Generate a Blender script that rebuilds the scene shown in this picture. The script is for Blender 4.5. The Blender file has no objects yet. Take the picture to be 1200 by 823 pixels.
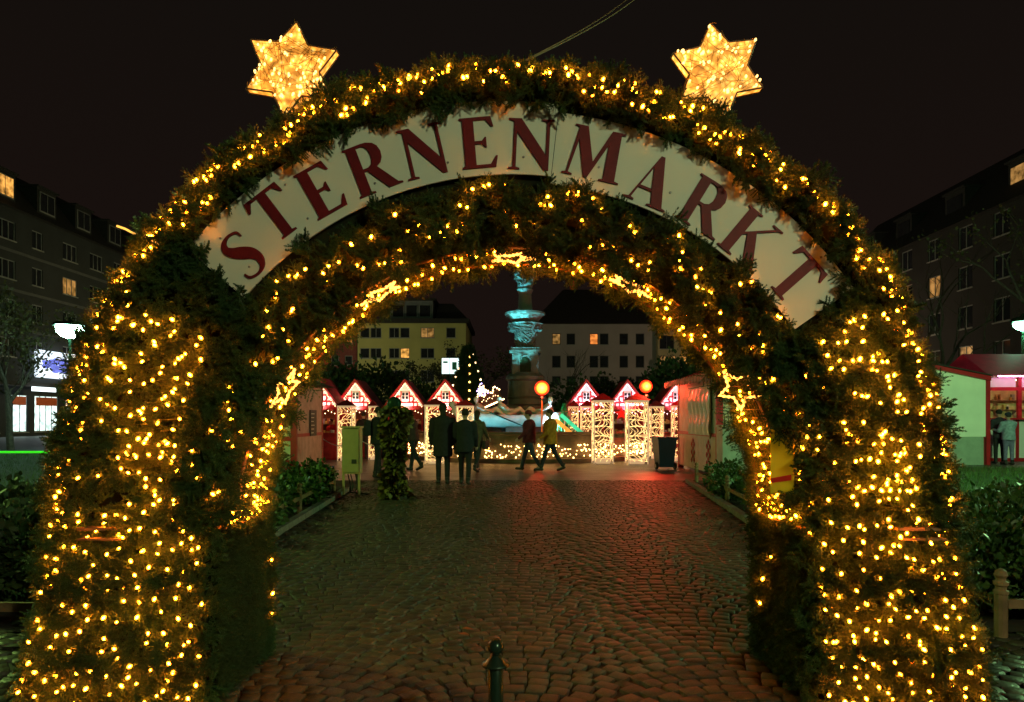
import bpy, bmesh, math, random
import numpy as np
from mathutils import Vector, Matrix, Euler

random.seed(7)
RNG = np.random.default_rng(7)
PI = math.pi
scene = bpy.context.scene
COL = scene.collection

# ------------------------------------------------------------------ camera
CAM_H = 1.5
cam_data = bpy.data.cameras.new("camera")
cam = bpy.data.objects.new("camera", cam_data)
COL.objects.link(cam)
cam.location = (0, 0, CAM_H)
cam.rotation_euler = (math.radians(90), 0, 0)
cam_data.sensor_width = 36
cam_data.lens = 24
cam_data.shift_y = 0.0654
cam_data.clip_start = 0.05
cam_data.clip_end = 1500
scene.camera = cam

# ------------------------------------------------------------------ night sky, exposure
world = bpy.data.worlds.new("World")
scene.world = world
world.use_nodes = True
bg = world.node_tree.nodes["Background"]
_nt = world.node_tree
_tc = _nt.nodes.new("ShaderNodeTexCoord"); _sx = _nt.nodes.new("ShaderNodeSeparateXYZ"); _rp = _nt.nodes.new("ShaderNodeValToRGB")
_nt.links.new(_tc.outputs["Generated"], _sx.inputs[0]); _nt.links.new(_sx.outputs["Z"], _rp.inputs["Fac"]); _nt.links.new(_rp.outputs["Color"], bg.inputs[0])
_rp.color_ramp.elements[0].position = 0.0; _rp.color_ramp.elements[0].color = (0.0125, 0.0066, 0.0052, 1)   # city glow low down
_rp.color_ramp.elements[1].position = 0.55; _rp.color_ramp.elements[1].color = (0.0072, 0.0054, 0.0042, 1)
bg.inputs[1].default_value = 0.85
scene.view_settings.view_transform = 'Standard'
scene.view_settings.look = 'None'
scene.view_settings.exposure = 0
scene.view_settings.gamma = 1
scene.cycles.use_denoising = True
scene.cycles.max_bounces = 5
scene.cycles.diffuse_bounces = 2
scene.cycles.glossy_bounces = 2
scene.cycles.transmission_bounces = 3
scene.cycles.transparent_max_bounces = 6
scene.cycles.caustics_reflective = False
scene.cycles.caustics_refractive = False
scene.cycles.sample_clamp_indirect = 3

# ------------------------------------------------------------------ materials
MATS = {}
def mat(name, col, rough=0.6, var=0.25, scale=6.0, bump=0.0, metal=0.0, spec=0.4, col2=None, bscale=None, coat=0.0):
    if name in MATS: return MATS[name]
    m = bpy.data.materials.new(name); m.use_nodes = True
    nt = m.node_tree; b = nt.nodes["Principled BSDF"]
    b.inputs["Roughness"].default_value = rough
    b.inputs["Metallic"].default_value = metal
    b.inputs["Specular IOR Level"].default_value = spec
    b.inputs["Coat Weight"].default_value = coat
    tc = nt.nodes.new("ShaderNodeTexCoord")
    if var > 0 or col2:
        n = nt.nodes.new("ShaderNodeTexNoise"); n.inputs["Scale"].default_value = scale
        n.inputs["Detail"].default_value = 5
        nt.links.new(tc.outputs["Object"], n.inputs["Vector"])
        r = nt.nodes.new("ShaderNodeValToRGB")
        r.color_ramp.elements[0].position = 0.32; r.color_ramp.elements[1].position = 0.68
        c2 = col2 if col2 else tuple(min(1, c*(1+var)) for c in col)
        r.color_ramp.elements[0].color = tuple(c*(1-var) for c in col) + (1,)
        r.color_ramp.elements[1].color = tuple(c2) + (1,)
        nt.links.new(n.outputs["Fac"], r.inputs["Fac"])
        nt.links.new(r.outputs["Color"], b.inputs["Base Color"])
    else:
        b.inputs["Base Color"].default_value = tuple(col) + (1,)
    if bump > 0:
        n2 = nt.nodes.new("ShaderNodeTexNoise"); n2.inputs["Scale"].default_value = bscale or scale*5
        n2.inputs["Detail"].default_value = 6
        nt.links.new(tc.outputs["Object"], n2.inputs["Vector"])
        bp = nt.nodes.new("ShaderNodeBump"); bp.inputs["Strength"].default_value = bump
        bp.inputs["Distance"].default_value = 0.02
        nt.links.new(n2.outputs["Fac"], bp.inputs["Height"])
        nt.links.new(bp.outputs["Normal"], b.inputs["Normal"])
    MATS[name] = m
    return m

def rand_mat(name, cols, rough=0.6, spec=0.3, bump=0.0, trans=0.0, nscale=2.0):
    """base colour picked per object / per mesh island from a ramp"""
    m = bpy.data.materials.new(name); m.use_nodes = True
    nt = m.node_tree; b = nt.nodes["Principled BSDF"]
    b.inputs["Roughness"].default_value = rough
    b.inputs["Specular IOR Level"].default_value = spec
    g = nt.nodes.new("ShaderNodeNewGeometry")
    oi = nt.nodes.new("ShaderNodeObjectInfo")
    ad = nt.nodes.new("ShaderNodeMath"); ad.operation = 'ADD'
    fr = nt.nodes.new("ShaderNodeMath"); fr.operation = 'FRACT'
    nt.links.new(g.outputs["Random Per Island"], ad.inputs[0])
    nt.links.new(oi.outputs["Random"], ad.inputs[1])
    nt.links.new(ad.outputs[0], fr.inputs[0])
    r = nt.nodes.new("ShaderNodeValToRGB")
    el = r.color_ramp.elements
    while len(el) < len(cols): el.new(0.5)
    for i, c in enumerate(cols):
        el[i].position = i/(len(cols)-1); el[i].color = tuple(c)+(1,)
    nt.links.new(fr.outputs[0], r.inputs["Fac"])
    tc = nt.nodes.new("ShaderNodeTexCoord")
    n = nt.nodes.new("ShaderNodeTexNoise"); n.inputs["Scale"].default_value = nscale; n.inputs["Detail"].default_value = 4
    nt.links.new(tc.outputs["Object"], n.inputs["Vector"])
    mr = nt.nodes.new("ShaderNodeMapRange")
    mr.inputs["From Min"].default_value = .3; mr.inputs["From Max"].default_value = .7
    mr.inputs["To Min"].default_value = .6; mr.inputs["To Max"].default_value = 1.25
    nt.links.new(n.outputs["Fac"], mr.inputs["Value"])
    mx = nt.nodes.new("ShaderNodeMix"); mx.data_type = 'RGBA'; mx.blend_type = 'MULTIPLY'; mx.inputs["Factor"].default_value = 1
    nt.links.new(r.outputs["Color"], mx.inputs["A"]); nt.links.new(mr.outputs["Result"], mx.inputs["B"])
    nt.links.new(mx.outputs["Result"], b.inputs["Base Color"])
    if bump > 0:
        n2 = nt.nodes.new("ShaderNodeTexNoise"); n2.inputs["Scale"].default_value = 45; n2.inputs["Detail"].default_value = 6
        nt.links.new(tc.outputs["Object"], n2.inputs["Vector"])
        bp = nt.nodes.new("ShaderNodeBump"); bp.inputs["Strength"].default_value = bump; bp.inputs["Distance"].default_value = 0.02
        nt.links.new(n2.outputs["Fac"], bp.inputs["Height"]); nt.links.new(bp.outputs["Normal"], b.inputs["Normal"])
    MATS[name] = m
    return m

def em(name, col, strength, var=0.0, scale=20.0):
    if name in MATS: return MATS[name]
    m = bpy.data.materials.new(name); m.use_nodes = True
    nt = m.node_tree; b = nt.nodes["Principled BSDF"]
    b.inputs["Base Color"].default_value = tuple(0.5*c for c in col)+(1,)
    b.inputs["Emission Color"].default_value = tuple(col)+(1,)
    b.inputs["Emission Strength"].default_value = strength
    if var > 0:
        tc = nt.nodes.new("ShaderNodeTexCoord")
        n = nt.nodes.new("ShaderNodeTexNoise"); n.inputs["Scale"].default_value = scale; n.inputs["Detail"].default_value = 4
        nt.links.new(tc.outputs["Object"], n.inputs["Vector"])
        mr = nt.nodes.new("ShaderNodeMapRange")
        mr.inputs["From Min"].default_value = .35; mr.inputs["From Max"].default_value = .65
        mr.inputs["To Min"].default_value = strength*(1-var); mr.inputs["To Max"].default_value = strength*(1+var)
        nt.links.new(n.outputs["Fac"], mr.inputs["Value"])
        nt.links.new(mr.outputs["Result"], b.inputs["Emission Strength"])
    MATS[name] = m
    return m

def rim_halo(name, core, rim, k=3.0):
    """frosted bulb: hot middle, with a coloured rim painted in for its glare halo"""
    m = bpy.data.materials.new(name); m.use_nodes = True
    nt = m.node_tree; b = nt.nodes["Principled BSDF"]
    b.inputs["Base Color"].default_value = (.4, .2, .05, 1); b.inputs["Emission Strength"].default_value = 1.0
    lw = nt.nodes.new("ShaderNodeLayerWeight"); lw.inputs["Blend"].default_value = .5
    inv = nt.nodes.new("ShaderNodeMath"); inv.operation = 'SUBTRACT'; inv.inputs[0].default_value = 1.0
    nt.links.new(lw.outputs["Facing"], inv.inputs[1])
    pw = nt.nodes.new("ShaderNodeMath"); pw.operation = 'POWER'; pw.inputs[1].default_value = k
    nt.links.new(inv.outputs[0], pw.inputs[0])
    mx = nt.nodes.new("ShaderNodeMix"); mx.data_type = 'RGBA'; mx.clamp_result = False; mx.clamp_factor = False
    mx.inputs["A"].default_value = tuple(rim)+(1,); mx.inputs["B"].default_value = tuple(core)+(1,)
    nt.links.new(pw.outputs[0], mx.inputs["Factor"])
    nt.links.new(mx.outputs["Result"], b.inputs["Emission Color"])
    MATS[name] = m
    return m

# ------------------------------------------------------------------ mesh builder
def np_mesh(name, V, F, m=None, smooth=False):
    me = bpy.data.meshes.new(name)
    V = np.asarray(V, dtype=np.float32); F = np.asarray(F, dtype=np.int32)
    n = len(F); k = F.shape[1]
    me.vertices.add(len(V)); me.vertices.foreach_set("co", V.ravel())
    me.loops.add(n*k); me.loops.foreach_set("vertex_index", F.ravel())
    me.polygons.add(n)
    me.polygons.foreach_set("loop_start", np.arange(0, n*k, k, dtype=np.int32))
    me.polygons.foreach_set("loop_total", np.full(n, k, dtype=np.int32))
    if smooth: me.polygons.foreach_set("use_smooth", np.ones(n, dtype=bool))
    me.update(calc_edges=True)
    if m: me.materials.append(m)
    return me

def link(name, me, parent=None, loc=None, rot=None, scale=None):
    o = bpy.data.objects.new(name, me); COL.objects.link(o)
    if parent: o.parent = parent
    if loc is not None: o.location = loc
    if rot is not None: o.rotation_euler = rot
    if scale is not None: o.scale = scale
    return o

class MB:
    def __init__(s): s.v = []; s.f = []
    def add(s, vs, fs):
        b = len(s.v); s.v += [tuple(p) for p in vs]; s.f += [tuple(i+b for i in f) for f in fs]
        return s
    def box(s, c, d, rot=None):
        x, y, z = d[0]/2, d[1]/2, d[2]/2
        vs = [Vector((i*x, j*y, k*z)) for k in (-1, 1) for j in (-1, 1) for i in (-1, 1)]
        if rot is not None:
            M = rot if isinstance(rot, Matrix) else Euler(rot).to_matrix()
            vs = [M @ p for p in vs]
        vs = [p+Vector(c) for p in vs]
        return s.add(vs, [(0, 2, 3, 1), (4, 5, 7, 6), (0, 1, 5, 4), (2, 6, 7, 3), (0, 4, 6, 2), (1, 3, 7, 5)])
    def bbox(s, a, b):
        return s.box([(p+q)/2 for p, q in zip(a, b)], [abs(q-p) for p, q in zip(a, b)])
    def tube(s, pts, r, n=6, cap=True, closed=False):
        pts = [Vector(p) for p in pts]; k = len(pts)
        rs = r if isinstance(r, (list, tuple)) else [r]*k
        rings = []; prev = None
        for i, p in enumerate(pts):
            if closed: t = pts[(i+1) % k]-pts[(i-1) % k]
            else: t = pts[min(i+1, k-1)]-pts[max(i-1, 0)]
            if t.length < 1e-9: t = Vector((0, 0, 1))
            t.normalize()
            if prev is None:
                a = Vector((0, 0, 1)) if abs(t.z) < .9 else Vector((1, 0, 0))
                u = t.cross(a).normalized()
            else:
                u = (prev - t*prev.dot(t))
                u = u.normalized() if u.length > 1e-6 else t.orthogonal().normalized()
            prev = u; w = t.cross(u)
            rings.append([p+(u*math.cos(2*PI*j/n)+w*math.sin(2*PI*j/n))*rs[i] for j in range(n)])
        vs = [q for rg in rings for q in rg]; fs = []
        for i in range(k if closed else k-1):
            i2 = (i+1) % k
            for j in range(n):
                fs.append((i*n+j, i*n+(j+1) % n, i2*n+(j+1) % n, i2*n+j))
        if cap and not closed:
            fs.append(tuple(range(n-1, -1, -1))); fs.append(tuple((k-1)*n+j for j in range(n)))
        return s.add(vs, fs)
    def lathe(s, prof, n=20, c=(0, 0, 0)):
        vs = []; fs = []; k = len(prof)
        for r, z in prof:
            for j in range(n):
                a = 2*PI*j/n; vs.append((c[0]+r*math.cos(a), c[1]+r*math.sin(a), c[2]+z))
        for i in range(k-1):
            for j in range(n):
                fs.append((i*n+j, i*n+(j+1) % n, (i+1)*n+(j+1) % n, (i+1)*n+j))
        fs.append(tuple(range(n-1, -1, -1))); fs.append(tuple((k-1)*n+j for j in range(n)))
        return s.add(vs, fs)
    def ball(s, c, r, n=10, m=6, rot=None):
        rr = (r, r, r) if isinstance(r, (int, float)) else r
        vs = [(0, 0, -1)]; fs = []
        for i in range(1, m):
            t = -PI/2+PI*i/m
            for j in range(n): vs.append((math.cos(t)*math.cos(2*PI*j/n), math.cos(t)*math.sin(2*PI*j/n), math.sin(t)))
        vs.append((0, 0, 1)); last = len(vs)-1
        for j in range(n):
            fs.append((0, 1+(j+1) % n, 1+j)); fs.append((last, 1+(m-2)*n+j, 1+(m-2)*n+(j+1) % n))
            for i in range(m-2):
                a = 1+i*n
                fs.append((a+j, a+(j+1) % n, a+n+(j+1) % n, a+n+j))
        M = Euler(rot).to_matrix() if rot else Matrix.Identity(3)
        return s.add([M @ Vector((p[0]*rr[0], p[1]*rr[1], p[2]*rr[2]))+Vector(c) for p in vs], fs)
    def prism(s, poly, y0, y1):
        """polygon in x,z extruded along y"""
        n = len(poly)
        vs = [(x, y0, z) for x, z in poly]+[(x, y1, z) for x, z in poly]
        fs = [tuple(range(n)), tuple(range(2*n-1, n-1, -1))]
        for i in range(n): fs.append((i, i+n, (i+1) % n+n, (i+1) % n))
        return s.add(vs, fs)
    def mesh(s, name, m=None, smooth=False):
        me = bpy.data.meshes.new(name); me.from_pydata(s.v, [], s.f)
        if smooth: me.polygons.foreach_set("use_smooth", [True]*len(me.polygons))
        bm = bmesh.new(); bm.from_mesh(me); bmesh.ops.recalc_face_normals(bm, faces=bm.faces); bm.to_mesh(me); bm.free()
        me.update()
        if m: me.materials.append(m)
        return me
    def build(s, name, m, parent=None, loc=None, smooth=False, rot=None):
        return link(name, s.mesh(name, m, smooth), parent, loc, rot)

def box1(name, m, parent, a, b):
    return MB().bbox(a, b).build(name, m, parent)

def tag(o, label=None, cat=None, group=None, kind=None):
    if label: o["label"] = label
    if cat: o["category"] = cat
    if group: o["group"] = group
    if kind: o["kind"] = kind
    return o

def thing(name, label, cat, loc=(0, 0, 0), rz=0.0, group=None):
    o = bpy.data.objects.new(name, None); COL.objects.link(o)
    o.empty_display_size = .2
    o.location = loc; o.rotation_euler = (0, 0, rz)
    return tag(o, label, cat, group)

def dup(root, loc, rz=0.0, label=None, group=None, scale=None):
    r = root.copy(); COL.objects.link(r); r.location = loc; r.rotation_euler = (0, 0, rz)
    if label: r["label"] = label
    if group: r["group"] = group
    if scale: r.scale = scale
    for ch in list(root.children):
        c = ch.copy(); COL.objects.link(c); c.parent = r
        for g in list(ch.children):
            d = g.copy(); COL.objects.link(d); d.parent = c
    return r

F_PX = 800.0
def at(x, y, Y):
    return Vector(((x-600)*Y/F_PX, Y, CAM_H-(y-490)*Y/F_PX))

def scatter(T, P, D, S, roll=None):
    """copies of a template (V, F) with its +Z turned to D; numpy, returns V, F"""
    TV, TF = T
    P = np.asarray(P, float); D = np.asarray(D, float); S = np.asarray(S, float)
    n = len(P)
    D = D/np.maximum(np.linalg.norm(D, axis=1, keepdims=True), 1e-9)
    ref = np.where(np.abs(D[:, 2:3]) < .9, np.array([[0, 0, 1.]]), np.array([[1., 0, 0]]))
    U = np.cross(ref, D); U /= np.linalg.norm(U, axis=1, keepdims=True)
    W = np.cross(D, U)
    a = RNG.uniform(0, 2*PI, n) if roll is None else roll
    ca, sa = np.cos(a)[:, None], np.sin(a)[:, None]
    U2 = U*ca+W*sa; W2 = -U*sa+W*ca
    V = (TV[None, :, 0, None]*U2[:, None]+TV[None, :, 1, None]*W2[:, None]+TV[None, :, 2, None]*D[:, None])*S[:, None, None]+P[:, None]
    F = TF[None]+(np.arange(n)*len(TV))[:, None, None]
    return V.reshape(-1, 3), F.reshape(-1, TF.shape[1])

def merge(parts):
    Vs, Fs, b = [], [], 0
    for V, F in parts:
        Vs.append(V); Fs.append(F+b); b += len(V)
    return np.concatenate(Vs), np.concatenate(Fs)
# ------------------------------------------------------------------ common materials
M_fir = rand_mat("fir_needles", [(.016, .046, .012), (.028, .074, .018), (.042, .100, .024), (.062, .115, .028)], rough=.5, spec=.35, nscale=3)
M_hedge = rand_mat("hedge_leaf", [(.02, .04, .012), (.035, .062, .018), (.05, .08, .024)], rough=.6, spec=.25)
M_leaf = rand_mat("bed_leaf", [(.03, .075, .015), (.05, .11, .02), (.08, .13, .03)], rough=.5, spec=.35)
M_autumn = rand_mat("autumn_leaf", [(.04, .043, .012), (.065, .06, .018), (.08, .055, .015)], rough=.6)
M_grass = rand_mat("grass_blade", [(.03, .08, .015), (.05, .12, .02), (.08, .14, .03)], rough=.6)
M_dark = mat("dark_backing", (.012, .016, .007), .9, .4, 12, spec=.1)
M_bark = mat("bark", (.055, .042, .03), .9, .4, 9, bump=.5)
M_frame = mat("rusty_frame", (.16, .075, .035), .6, .4, 10, metal=.2)
M_wire = mat("green_wire", (.02, .035, .015), .6, 0)
M_bulb = rim_halo("bulb_gold", (400, 78, 1.8), (1.6, .27, .004), 4.2)  # amber rim painted in for the glow round each bulb
M_bulb_s = em("bulb_gold_small", (1.0, .56, .16), 14)
M_rope = em("rope_light", (1.0, .40, .06), 4.5)
M_white = mat("white_paint", (.72, .73, .70), .5, .08, 3)
M_red = mat("red_paint", (.42, .012, .02), .45, .15, 5)
M_redroof = mat("red_roof_felt", (.22, .012, .02), .7, .25, 8, bump=.3)
M_darkroof = mat("dark_roof", (.028, .025, .024), .8, .3, 6, bump=.3)
M_steel = mat("dark_green_steel", (.02, .05, .032), .25, .2, 10, metal=.5, spec=.6)
M_wood = mat("weathered_wood", (.22, .13, .06), .7, .35, 6, bump=.3)

# ------------------------------------------------------------------ street lamps (fixtures with a light in the head, some added or assumed out of view)
def street_lamp(label, x, y, h, col, power, emis=60, head=1.0):
    t = thing("street_lamp", label, "street lamp", (x, y, 0), group="street lamps round the square")
    MB().lathe([(.11, 0), (.11, .5), (.07, .6), (.055, h-.42), (.03, h-.30*head)], 12).build("pole", M_steel, t)
    MB().lathe([(.05, h+.005), (.34*head, h+.02), (.36*head, h+.06), (.30*head, h+.16), (.08, h+.26), (.03, h+.34)], 18).build("lamp_hood", M_steel, t)
    MB().lathe([(.06*head, h-.26*head), (.18*head, h-.21*head), (.26*head, h-.12*head), (.28*head, h-.02), (.22*head, h+.0)], 16).build("lamp_glass", em("lamp_glass_%d" % int(1000*col[0]+emis), col, emis), t, smooth=True)
    ld = bpy.data.lights.new("street_lamp_light", 'POINT'); ld.energy = power; ld.color = col; ld.shadow_soft_size = .15
    lo = bpy.data.objects.new("lamp_light", ld); COL.objects.link(lo); lo.parent = t; lo.location = (0, 0, h-.45)
    return t
GREENISH = (.90, 1.0, .56)
CYANISH = (.5, 1.0, .80)
p = at(82, 383, 29); street_lamp("bright greenish street lamp left of the arch by the dark apartment block", p.x, p.y, p.z, CYANISH, 2600, 90, 1.9)  # head enlarged so the glass stands for the lamp's glare
p = at(1199, 378, 26); street_lamp("green street lamp at the right edge above the red stall", p.x, p.y, p.z, (.35, 1, .6), 500, 14, 1.2)
street_lamp("assumed street lamp behind the camera lighting the sign and front greenery", 4.6, -5.5, 5.6, GREENISH, 2000)  # assumed lamp, read off the light on the sign
street_lamp("unseen street lamp added on the left bed to light path and kiosk", -10.5, 8.5, 5.2, (.55, 1.0, .20), 2300)  # added out of view to light the kiosk, bed and path
street_lamp("unseen street lamp added on the right bed to light hut and path", 13.2, 10.5, 5.2, (.45, 1.0, .38), 4200)  # added out of view to light the hut wall and path
street_lamp("unseen street lamp added before the red brick house behind the left arch leg", -25.0, 64, 6.2, (1.0, .93, .45), 3600)  # added where the leg hides it, to light the yellow facade
street_lamp("unseen street lamp added behind the right arch leg by the pale house", 24.5, 62, 6.2, (1.0, .72, .45), 2600)  # added, hidden by the leg, to brighten the pale house front

# ------------------------------------------------------------------ ground, paths and beds
M_ground = mat("mortar_ground", (.03, .024, .018), .85, .3, 4, bump=.3)
M_cob = rand_mat("cobble", [(.036, .032, .022), (.056, .048, .031), (.078, .064, .040), (.05, .046, .034)], rough=.46, spec=.32, bump=.4, nscale=9)
# far paving: procedural setts
def far_paving():
    m = bpy.data.materials.new("far_paving"); m.use_nodes = True
    nt = m.node_tree; b = nt.nodes["Principled BSDF"]
    tc = nt.nodes.new("ShaderNodeTexCoord")
    br = nt.nodes.new("ShaderNodeTexBrick"); br.inputs["Scale"].default_value = 3.2
    br.inputs["Color1"].default_value = (.032, .029, .024, 1); br.inputs["Color2"].default_value = (.046, .040, .033, 1)
    br.inputs["Mortar"].default_value = (.025, .02, .017, 1); br.inputs["Mortar Size"].default_value = .03
    nt.links.new(tc.outputs["Object"], br.inputs["Vector"])
    nt.links.new(br.outputs["Color"], b.inputs["Base Color"])
    n = nt.nodes.new("ShaderNodeTexNoise"); n.inputs["Scale"].default_value = 1.5; n.inputs["Detail"].default_value = 6
    nt.links.new(tc.outputs["Object"], n.inputs["Vector"])
    mr = nt.nodes.new("ShaderNodeMapRange"); mr.inputs["To Min"].default_value = .28; mr.inputs["To Max"].default_value = .5
    nt.links.new(n.outputs["Fac"], mr.inputs["Value"]); nt.links.new(mr.outputs["Result"], b.inputs["Roughness"])
    bp = nt.nodes.new("ShaderNodeBump"); bp.inputs["Strength"].default_value = .5; bp.inputs["Distance"].default_value = .02
    ad = nt.nodes.new("ShaderNodeMath"); ad.operation = 'MULTIPLY_ADD'; ad.inputs[1].default_value = .5
    nt.links.new(n.outputs["Fac"], ad.inputs[0]); nt.links.new(br.outputs["Fac"], ad.inputs[2])
    ad.inputs[2].default_value = 0
    nt.links.new(ad.outputs[0], bp.inputs["Height"]); nt.links.new(bp.outputs["Normal"], b.inputs["Normal"])
    return m
def sheet(name, pts, z, m, kind="structure"):
    mb = MB(); mb.add([(x, y, z) for x, y in pts], [tuple(range(len(pts)))])
    o = mb.build(name, m); o["kind"] = kind; return o
sheet("ground", [(-600, -300), (600, -300), (600, 900), (-600, 900)], -.03, M_ground)
pav = sheet("pavement", [(-8, -3), (8, -3), (8, 16.4), (-8, 16.4)], -.004, M_ground)
sheet("plaza", [(-40, 16.4), (40, 16.4), (40, 78), (-40, 78)], 0.0, far_paving())

def path_l(y): return -2.72-.07*max(0, y-4.6)
def path_r(y): return 2.78+.115*max(0, y-4.6)

# cobbles in segment arcs
def cobbles():
    items = []
    s = .108; P_ = 1.25
    j = -4
    while True:
        y0 = 2.2+j*s
        if y0 > 16.6: break
        xs = -5.2+random.uniform(-.06, .06)
        while xs < 5.2:
            w = random.uniform(.09, .135)
            x = xs+w/2; xs += w+.008
            ph = ((x+.5*P_) % P_)/P_*2-1
            yy = y0+.26*(1-ph*ph)+random.uniform(-.008, .008)
            sl = math.atan(-.26*2*ph/(P_/2))
            if yy < 2.3 or yy > 16.35: continue
            if yy > 4.75 and (x < path_l(yy)+.1 or x > path_r(yy)-.1): continue
            if abs(x) > .78*yy+.4: continue
            items.append((x, yy, sl, w*math.cos(sl*.4), s-.008+random.uniform(-.006, .006)))
        j += 1
    return items
def cob_mesh():
    h = .03
    v = []
    for z, k in ((0, 1.0), (h*.9, .99), (h, .93)):
        for (a, b) in ((-1, -1), (0, -1.03), (1, -1), (1.03, 0), (1, 1), (0, 1.03), (-1, 1), (-1.03, 0)):
            q = .95 if a*a+b*b > 1.5 else 1.0
            v.append((a*.5*k*q, b*.5*k*q, z))
    v.append((0, 0, h*1.005))
    f = []
    for i in range(2):
        for j in range(8):
            a, b2 = i*8+j, i*8+(j+1) % 8
            f += [(a, b2, b2+8), (a, b2+8, a+8)]
    for j in range(8): f.append((16+j, 16+(j+1) % 8, 24))
    return np.array(v, float), np.array(f, int)
items = cobbles()
cv, cf = cob_mesh()
cme = np_mesh("cobblestone", cv, cf, M_cob)
cob_vis = sorted(items, key=lambda q: q[1]+.25*abs(q[0]) + (50 if (abs(q[0]) > 1.55 and q[1] > 3.3) or abs(q[0]) > .72*q[1] or q[1] < 3.1 else 0))
near, rest = cob_vis[:300], cob_vis[300:]
for (x, y, sl, w, d) in near:
    link("cobblestone", cme, pav, (x, y, -.02+random.uniform(0, .007)), (random.uniform(-.014, .014), random.uniform(-.014, .014), sl+random.uniform(-.05, .05)), (w, d, 1))
VS, FS = [], []
for i, (x, y, sl, w, d) in enumerate(rest):
    c, s_ = math.cos(sl+random.uniform(-.05, .05)), math.sin(sl)
    V = cv*np.array([w, d, 1]); R_ = np.stack([V[:, 0]*c-V[:, 1]*s_, V[:, 0]*s_+V[:, 1]*c, V[:, 2]], 1)
    R_[:, 2] += R_[:, 0]*random.uniform(-.016, .016)+R_[:, 1]*random.uniform(-.016, .016)
    VS.append(R_+np.array([x, y, -.02+random.uniform(0, .007)])); FS.append(cf+i*len(cv))
o = link("cobblestone_field", np_mesh("cobblestone_field", np.concatenate(VS), np.concatenate(FS), M_cob), pav); o["kind"] = "stuff"

M_soil = mat("bed_soil", (.03, .022, .014), .95, .4, 5, bump=.6)
M_lawn = mat("lawn_ground", (.025, .05, .012), .95, .35, 3, bump=.5)
def strip(ys, fn, side): return [(fn(y), y) for y in ys]
ysb = [4.75, 6, 8, 10, 12, 14.2]
sheet("flower_bed", [(path_l(y), y) for y in ysb]+[(-5.2, 14.2), (-5.2, 4.75)], .012, M_soil)
sheet("flower_bed", [(path_r(y), y) for y in ysb+[16.2]]+[(6.2, 16.2), (6.2, 4.75)], .012, M_soil)
sheet("lawn", [(-5.2, 4.75), (-5.2, 14.2), (-9, 20), (-11, 30), (-60, 30), (-60, 4.75)], .008, M_lawn)
sheet("lawn", [(6.2, 4.75), (6.2, 16.2), (11, 20.6), (60, 20.6), (60, 4.75)], .008, M_lawn)
sheet("road", [(-40, 30.5), (-11.2, 30.5), (-9, 78), (-40, 78)], .004, mat("asphalt", (.045, .046, .048), .55, .25, 5, bump=.3))

# kerb stones along the path, each its own stone
kme = MB().box((0, 0, 0), (.11, .94, .16)).mesh("kerb_stone", mat("kerb_granite", (.16, .15, .13), .7, .3, 14, bump=.3))
for fn, y1, sgn in ((path_l, 14.0, -1), (path_r, 16.2, 1)):
    kb = bpy.data.objects.new("kerb", None); COL.objects.link(kb); kb["kind"] = "structure"
    y = 4.9
    while y < y1:
        a = math.atan2(fn(y+.5)-fn(y-.5), 1.0)
        link("kerb_stone", kme, kb, (fn(y)+sgn*.02, y, .0), (0, random.uniform(-.03, .03), -a))
        y += .96

# fallen leaves on the cobbles
def leaf_tpl(L=.07, W=.045):
    v = np.array([(0, 0, 0), (-W/2, .006, L*.35), (W/2, .006, L*.35), (-W*.3, .0, L*.8), (W*.3, .0, L*.8), (0, -.006, L)], float)
    f = np.array([(0, 2, 1), (1, 2, 4), (1, 4, 3), (3, 4, 5)], int)
    return v, f
lv, lf = leaf_tpl(.085, .06)
lme = np_mesh("fallen_leaf", np.stack([lv[:, 0], lv[:, 2], lv[:, 1]+.012], 1), lf, mat("fallen_leaf_brown", (.32, .075, .02), .6, .3, 30))
for i, (px, py, lab) in enumerate([(541, 742, "reddish fallen leaf on the cobbles just left of the bollard top"), (537, 748, "orange fallen leaf lying closest to the bollard"),
        (415, 677, "small fallen leaf on the cobbles in the left half of the path"), (607, 661, "small pale fallen leaf in the middle of the path"),
        (560, 680, "dark fallen leaf in the middle of the cobbled path"), (507, 604, "small leaf lying far back on the left of the path")]):
    Y = 1200/(py-490); q = at(px, py, Y)
    o = link("fallen_leaf", lme, None, (q.x, Y, .018), (random.uniform(-.15, .15), random.uniform(-.15, .15), random.uniform(0, 6)))
    if i > 1: o.scale = (.7, .7, .7)
    tag(o, lab, "leaf", "fallen leaves on the cobbles")

# grass on the lawns
gv = np.array([(-.004, 0, 0), (.004, 0, 0), (.002, .01, .6), (0, .03, 1.0)], float); gv[:, 0] *= 1.6
gf = np.array([(0, 1, 2), (0, 2, 3)], int)
def grass(name, pts, h):
    n = len(pts); D = np.stack([RNG.normal(0, .3, n), RNG.normal(0, .3, n), np.ones(n)], 1)
    V, F = scatter((gv*np.array([6., 1, 1]), gf), pts, D, h*RNG.uniform(.6, 1.2, n))
    o = link(name, np_mesh(name, V, F, M_grass)); o["kind"] = "stuff"
def rect_pts(x0, x1, y0, y1, n, ok=lambda x, y: True):
    X = RNG.uniform(x0, x1, n); Y = RNG.uniform(y0, y1, n)
    return np.array([(x, y, .005) for x, y in zip(X, Y) if ok(x, y)])
grass("grass", rect_pts(-26, -5.0, 5, 30, 52000, lambda x, y: -.82*y < x < -.55*y), .11)
grass("grass", rect_pts(6.2, 22, 5, 20.5, 42000, lambda x, y: .6*y < x < .86*y), .13)
# ------------------------------------------------------------------ the fir arch
CZ = .93
YF, YB = 3.48, 4.28
def ring(th, r, y): return np.array([r*math.cos(th), y, CZ+r*math.sin(th)])

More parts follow.
